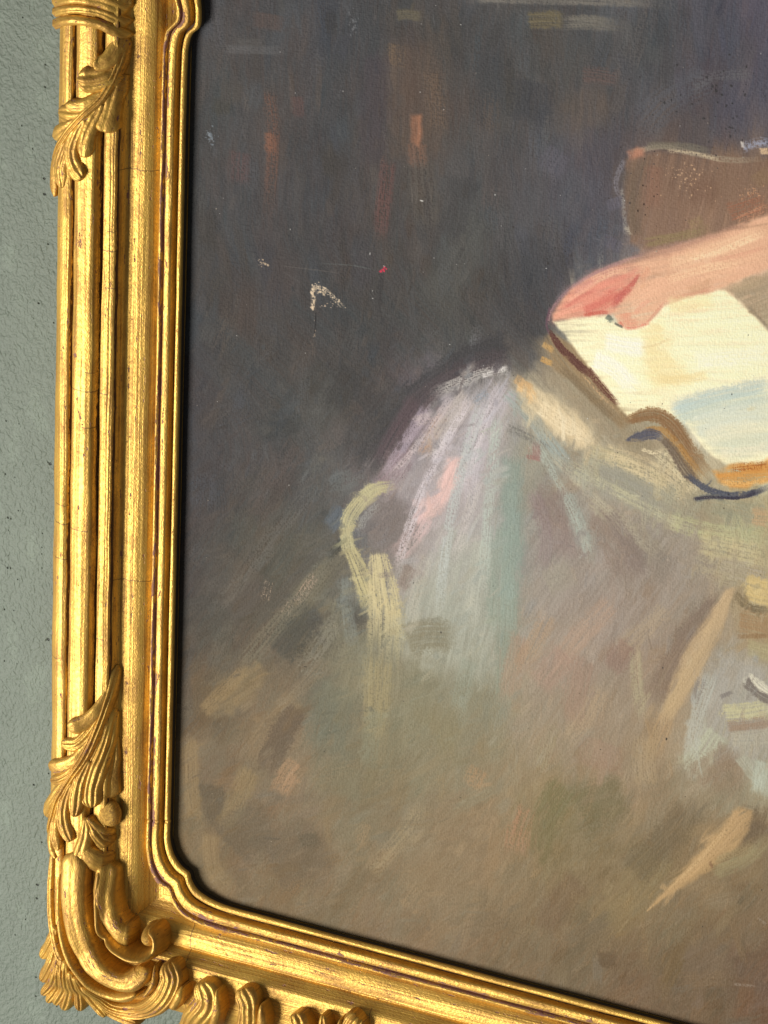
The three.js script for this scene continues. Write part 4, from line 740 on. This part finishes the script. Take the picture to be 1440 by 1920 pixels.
// leaf that climbs from the corner
{
  const leaf = leafPart(frame, 'acanthus_leaf', [[-40.8,175.3],[-44.2,151.4],[-50.5,125.7],[-59.2,102.7],[-69.4,85.4],[-81.7,63.4],[-89.1,42.8],[-94.4,28.3]], [2.4, 3, 3.2, 2.8, 2.2, 1.4], [4.4, 5.6, 5.8, 5.4, 4.4], { flutes: 3, cut: 0.9, tip: 0.1 });
  leafPart(leaf, 'lobe', [[-43.3,158.7],[-48.8,142.6],[-58.8,130.8],[-71.4,124]], [2, 4, 4.6, 3.4], [3.8, 5.4, 5], { hollow: 0.2, turn: 1.6, tilt: -1, tip: 0.16 });
  leafPart(leaf, 'lobe', [[-45.8,145.7],[-54.3,126.2],[-65.4,112.2],[-79,109.1]], [2.2, 3.6, 3.8, 2.6], [3.4, 4, 3.4], { flutes: 3, cut: 0.6, tip: 0.2, turn: 1 });
  leafPart(leaf, 'lobe', [[-54.2,117.7],[-64.4,101.3],[-76.8,91.8],[-91.8,85.4]], [2, 3.6, 4.2, 3.2], [3.6, 5, 4.8], { hollow: 0.2, turn: 1.6, tilt: -0.8, tip: 0.18 });
  leafPart(leaf, 'lobe', [[-57.8,107.1],[-67,91.2],[-77.6,81.2],[-91.5,73.5]], [2, 3, 3.2, 2.2], [3, 3.6, 3.2], { flutes: 3, cut: 0.5, tip: 0.2 });
  leafPart(leaf, 'lobe', [[-72.7,81],[-81.8,68.6],[-90.9,54],[-99.6,40.2]], [2, 3.6, 4.2, 3], [3.2, 4.2, 4], { flutes: 3, cut: 0.5, tip: 0.22 });
  leafPart(leaf, 'lobe', [[-41.8,141.2],[-46,112.7],[-51.6,91.6],[-54.3,74.2],[-53,63.1]], [2.4, 4.4, 6, 5.4, 3.2], [3.6, 4.8, 5.2, 4.6], { flutes: 4, cut: 0.8, turn: 1.4, tip: 0.14 });
  leafPart(leaf, 'lobe', [[-41.6,119.9],[-42.8,99.1],[-44.3,82.6],[-43.7,69.5]], [2, 3.8, 5, 4], [3, 4, 4], { flutes: 3, cut: 0.6, tip: 0.2 });
  leafPart(leaf, 'lobe', [[-55.4,102.2],[-61.3,87.1],[-64.8,70.4],[-65.5,53.9]], [2.4, 4, 4.6, 2.6], [3.4, 4.8, 4.6], { flutes: 3, cut: 0.7, turn: 1.2, tip: 0.22 });
  leafPart(leaf, 'lobe', [[-68.8,82.1],[-76.4,62.7],[-75.6,44.8],[-67.1,33.5]], [2.4, 4, 4.6, 3], [3.4, 4.8, 4.8], { flutes: 3, cut: 0.7, turn: 1.4, tip: 0.2 });
  leafPart(leaf, 'lobe', [[-80.4,60.6],[-85.8,40.8],[-84.3,29.4],[-78.8,23]], [2, 3.6, 3.8, 2.2], [3, 4, 4], { flutes: 2, cut: 0.5, turn: 1, tip: 0.22 });
  leafPart(leaf, 'lobe', [[-89.1,40.2],[-91.2,26],[-88,18.1],[-82.8,14.4]], [1.8, 2.6, 2.6, 1.4], [2.8, 3.4, 3.2], { tip: 0.25 });
}
// bud, shell and cuff between leaf and scrolls
{
  const cuff = leafPart(frame, 'carved_cuff', [[-63.5,27.4],[-55.9,23.9],[-46.8,19.1],[-40.2,17.9]], [5, 6.2, 6.6, 5], [4.6, 6, 5.4], { tip: 0.2, root: 0.2, round: 2 });
  part('bud', boss([-44,57.6], 9.6, 9.5, 1.15), carvedGold, cuff);
  leafPart(cuff, 'lobe', [[-56.3,55],[-50.9,44.4],[-45.8,36.4],[-41.3,33.1]], [2, 4, 4.4, 3.2], [3.6, 5.4, 5], { flutes: 3, cut: 0.6, turn: 1.2, tip: 0.2 });
  leafPart(cuff, 'lobe', [[-55.6,55.1],[-47.1,46],[-42.7,42.4],[-40,42.1]], [1.4, 2.6, 2.6, 1.4], [4.4, 5, 4.4], { tip: 0.25 });
  leafPart(cuff, 'lobe', [[-57.1,54.9],[-57.6,39.3],[-60.5,26],[-61.2,20.7]], [2.2, 4, 4.6, 3.8], [3.6, 5.4, 5.4], { flutes: 2, cut: 0.5, tip: 0.2 });
}
// corner scrolls
{
  const big = leafPart(frame, 'corner_scroll', [[-64.6,25.6],[-64.6,-9.3],[-60.5,-35.1],[-51,-56.2],[-33.8,-67.2],[-17.5,-68.2],[-6.9,-59],[-5.7,-51.8]], [10.5, 11, 10.6, 9.6, 8.4, 7.4, 6, 4], [8, 10, 11, 11, 10, 9, 7], { n: 60, m: 28, hollow: 0.16, round: 2.6, tip: 0.07 });
  leafPart(big, 'outer_strip', [[-77.5,4.2],[-77,-30.7],[-71.7,-54.6],[-60.5,-72],[-45.9,-84.7],[-27.1,-86.2],[-8,-74.8]], [2.6, 3.6, 4, 4, 4, 3.6, 2], [6, 6.6, 7, 6.6, 6], { n: 50, flutes: 1, cut: 0.6, tip: 0.1 });
  const small = leafPart(frame, 'corner_scroll', [[-42.5,18.5],[-41.6,-6.4],[-36.8,-24],[-27.8,-33.3],[-18.7,-34.4]], [8, 9.2, 9.2, 9, 7.6], [9, 17, 20, 17], { n: 44, hollow: 0.06, round: 2.3, tip: 0.12 });
  leafPart(small, 'outer_strip', [[-46.4,15.2],[-45.5,-13.7],[-40.9,-38.3],[-21.5,-45.3],[-5.5,-44.7],[1.7,-39.2],[1.5,-28.6],[-6.9,-24.7]], [3, 3.8, 4.2, 4.2, 4.2, 4.2, 3.8, 2.6], [8, 13, 17, 19, 20, 20, 18], { n: 60, tip: 0.08 });
  part('scroll_eye', boss([-5.4,-32.3], 8.8, 22), carvedGold, small);
  // fluted leaf that curls up over the bottom rail
  const wave = leafPart(frame, 'scroll_leaf', [[-60.7,-85.2],[-42.3,-103.4],[-17.1,-99.5],[9,-76.5],[17,-57.2],[11.5,-45.6]], [3.4, 5.6, 7.4, 8.6, 8.4, 6], [5, 6, 7, 7.6, 7.6], { n: 54, m: 30, flutes: 5, cut: 1, turn: 1.6, tip: 0.1 });
  leafPart(wave, 'lobe', [[-3.6,-76.4],[4.6,-62.4],[2.6,-49.3]], [1.4, 2.4, 1], [6, 7.4, 6.4], { tip: 0.3 });
  leafPart(wave, 'lobe', [[18.3,-81.6],[25.6,-68],[27.7,-59.3]], [2.4, 3, 1.2], [5, 6, 5], { tip: 0.3 });
}
// fan of leaves at the outer corner
{
  const fan = leafPart(frame, 'leaf_fan', [[-86.7,17.8],[-88.9,-9.4],[-87.8,-35.3],[-80.8,-58.5],[-73.5,-69.3]], [3, 3.6, 3.8, 4, 3], [4, 4.8, 5, 4.6], { n: 44, flutes: 2, cut: 0.6, tip: 0.1 });
  for (const [path, hw, li] of [
    [[[-82.4,-40.7],[-88.7,-57.9],[-101.3,-76.9]], [2.6, 4, 2.8], [4, 5]], [[[-80.9,-51.5],[-87.1,-73.2],[-101.1,-96.5]], [2.6, 4.2, 3], [4.2, 5.2]], [[[-78.6,-62.1],[-85,-86.8],[-101.6,-109.6]], [2.4, 3.4, 2.4], [4.4, 5]],
    [[[-77.5,-68.9],[-83.8,-92.9],[-98,-115.8]], [2.2, 3.2, 2.4], [4.4, 5]], [[[-75.1,-63.6],[-77.6,-90],[-91.5,-115.9]], [2.6, 4, 3], [4.6, 5.4]], [[[-71.6,-64.3],[-75.9,-95.4],[-84.6,-118.9]], [2.6, 4.2, 3], [4.6, 5.4]],
    [[[-67.9,-73.1],[-68.2,-96.4],[-69.6,-115.2]], [2.4, 3.6, 2.6], [4.2, 4.8]], [[[-64.5,-76.9],[-59.1,-99.3],[-45.9,-113.9]], [2.4, 4, 2.8], [4, 4.8]], [[[-60.7,-85.2],[-45,-108.4],[-18.2,-112.4]], [2, 3.4, 3], [3.6, 4.4]],
  ]) leafPart(fan, 'lobe', path, hw, li, { flutes: 3, cut: 0.7, turn: 1.4, tip: 0.2 });
}
// row of leaf tips along the bottom rail, most of them below the picture
for (const [path, hw, li, fl] of [
  [[[11.4,-126.9],[34.2,-89.8],[48,-66.2],[41.8,-52.2]], [6, 7.6, 7.4, 5.6], [5, 6.4, 7], 4],
  [[[45,-101.5],[56.6,-72.1],[56.4,-54.1]], [2.4, 3, 1.2], [5, 5.6], 0],
  [[[62.1,-119.3],[79.8,-81.5],[81.3,-61.1],[74.6,-49.2]], [5, 6.2, 6.4, 5.2], [5, 6.2, 6.6], 4],
  [[[83.2,-102],[93.7,-72.5],[93.4,-56]], [3, 3.4, 1.4], [5, 5.6], 0],
  [[[120.2,-102.9],[127,-70.1],[119.4,-56.7]], [5, 5.4, 4.4], [5, 6], 3],
  [[[136.9,-102.5],[143.6,-67.1],[142.7,-51.9]], [3.6, 4, 2], [5, 5.6], 2],
  [[[153.9,-96.4],[163,-62.1],[170.3,-47.1]], [6, 6.8, 5], [5, 6], 4],
  [[[147.2,-104.3],[155.7,-68.2],[156.5,-51.6]], [2.6, 2.8, 1], [5, 5.4], 0],
  [[[187.5,-101.3],[195.3,-65.7],[199.4,-51.9]], [5, 6, 4], [5, 6], 3],
  [[[222,-100],[230.2,-64.6],[225.4,-53.9]], [5, 6, 4], [5, 6], 3],
]) leafPart(frame, 'leaf_tip', path, hw, li, { flutes: fl, cut: 0.9, turn: 1.2, tip: 0.2 });
renderer.render(scene, camera);
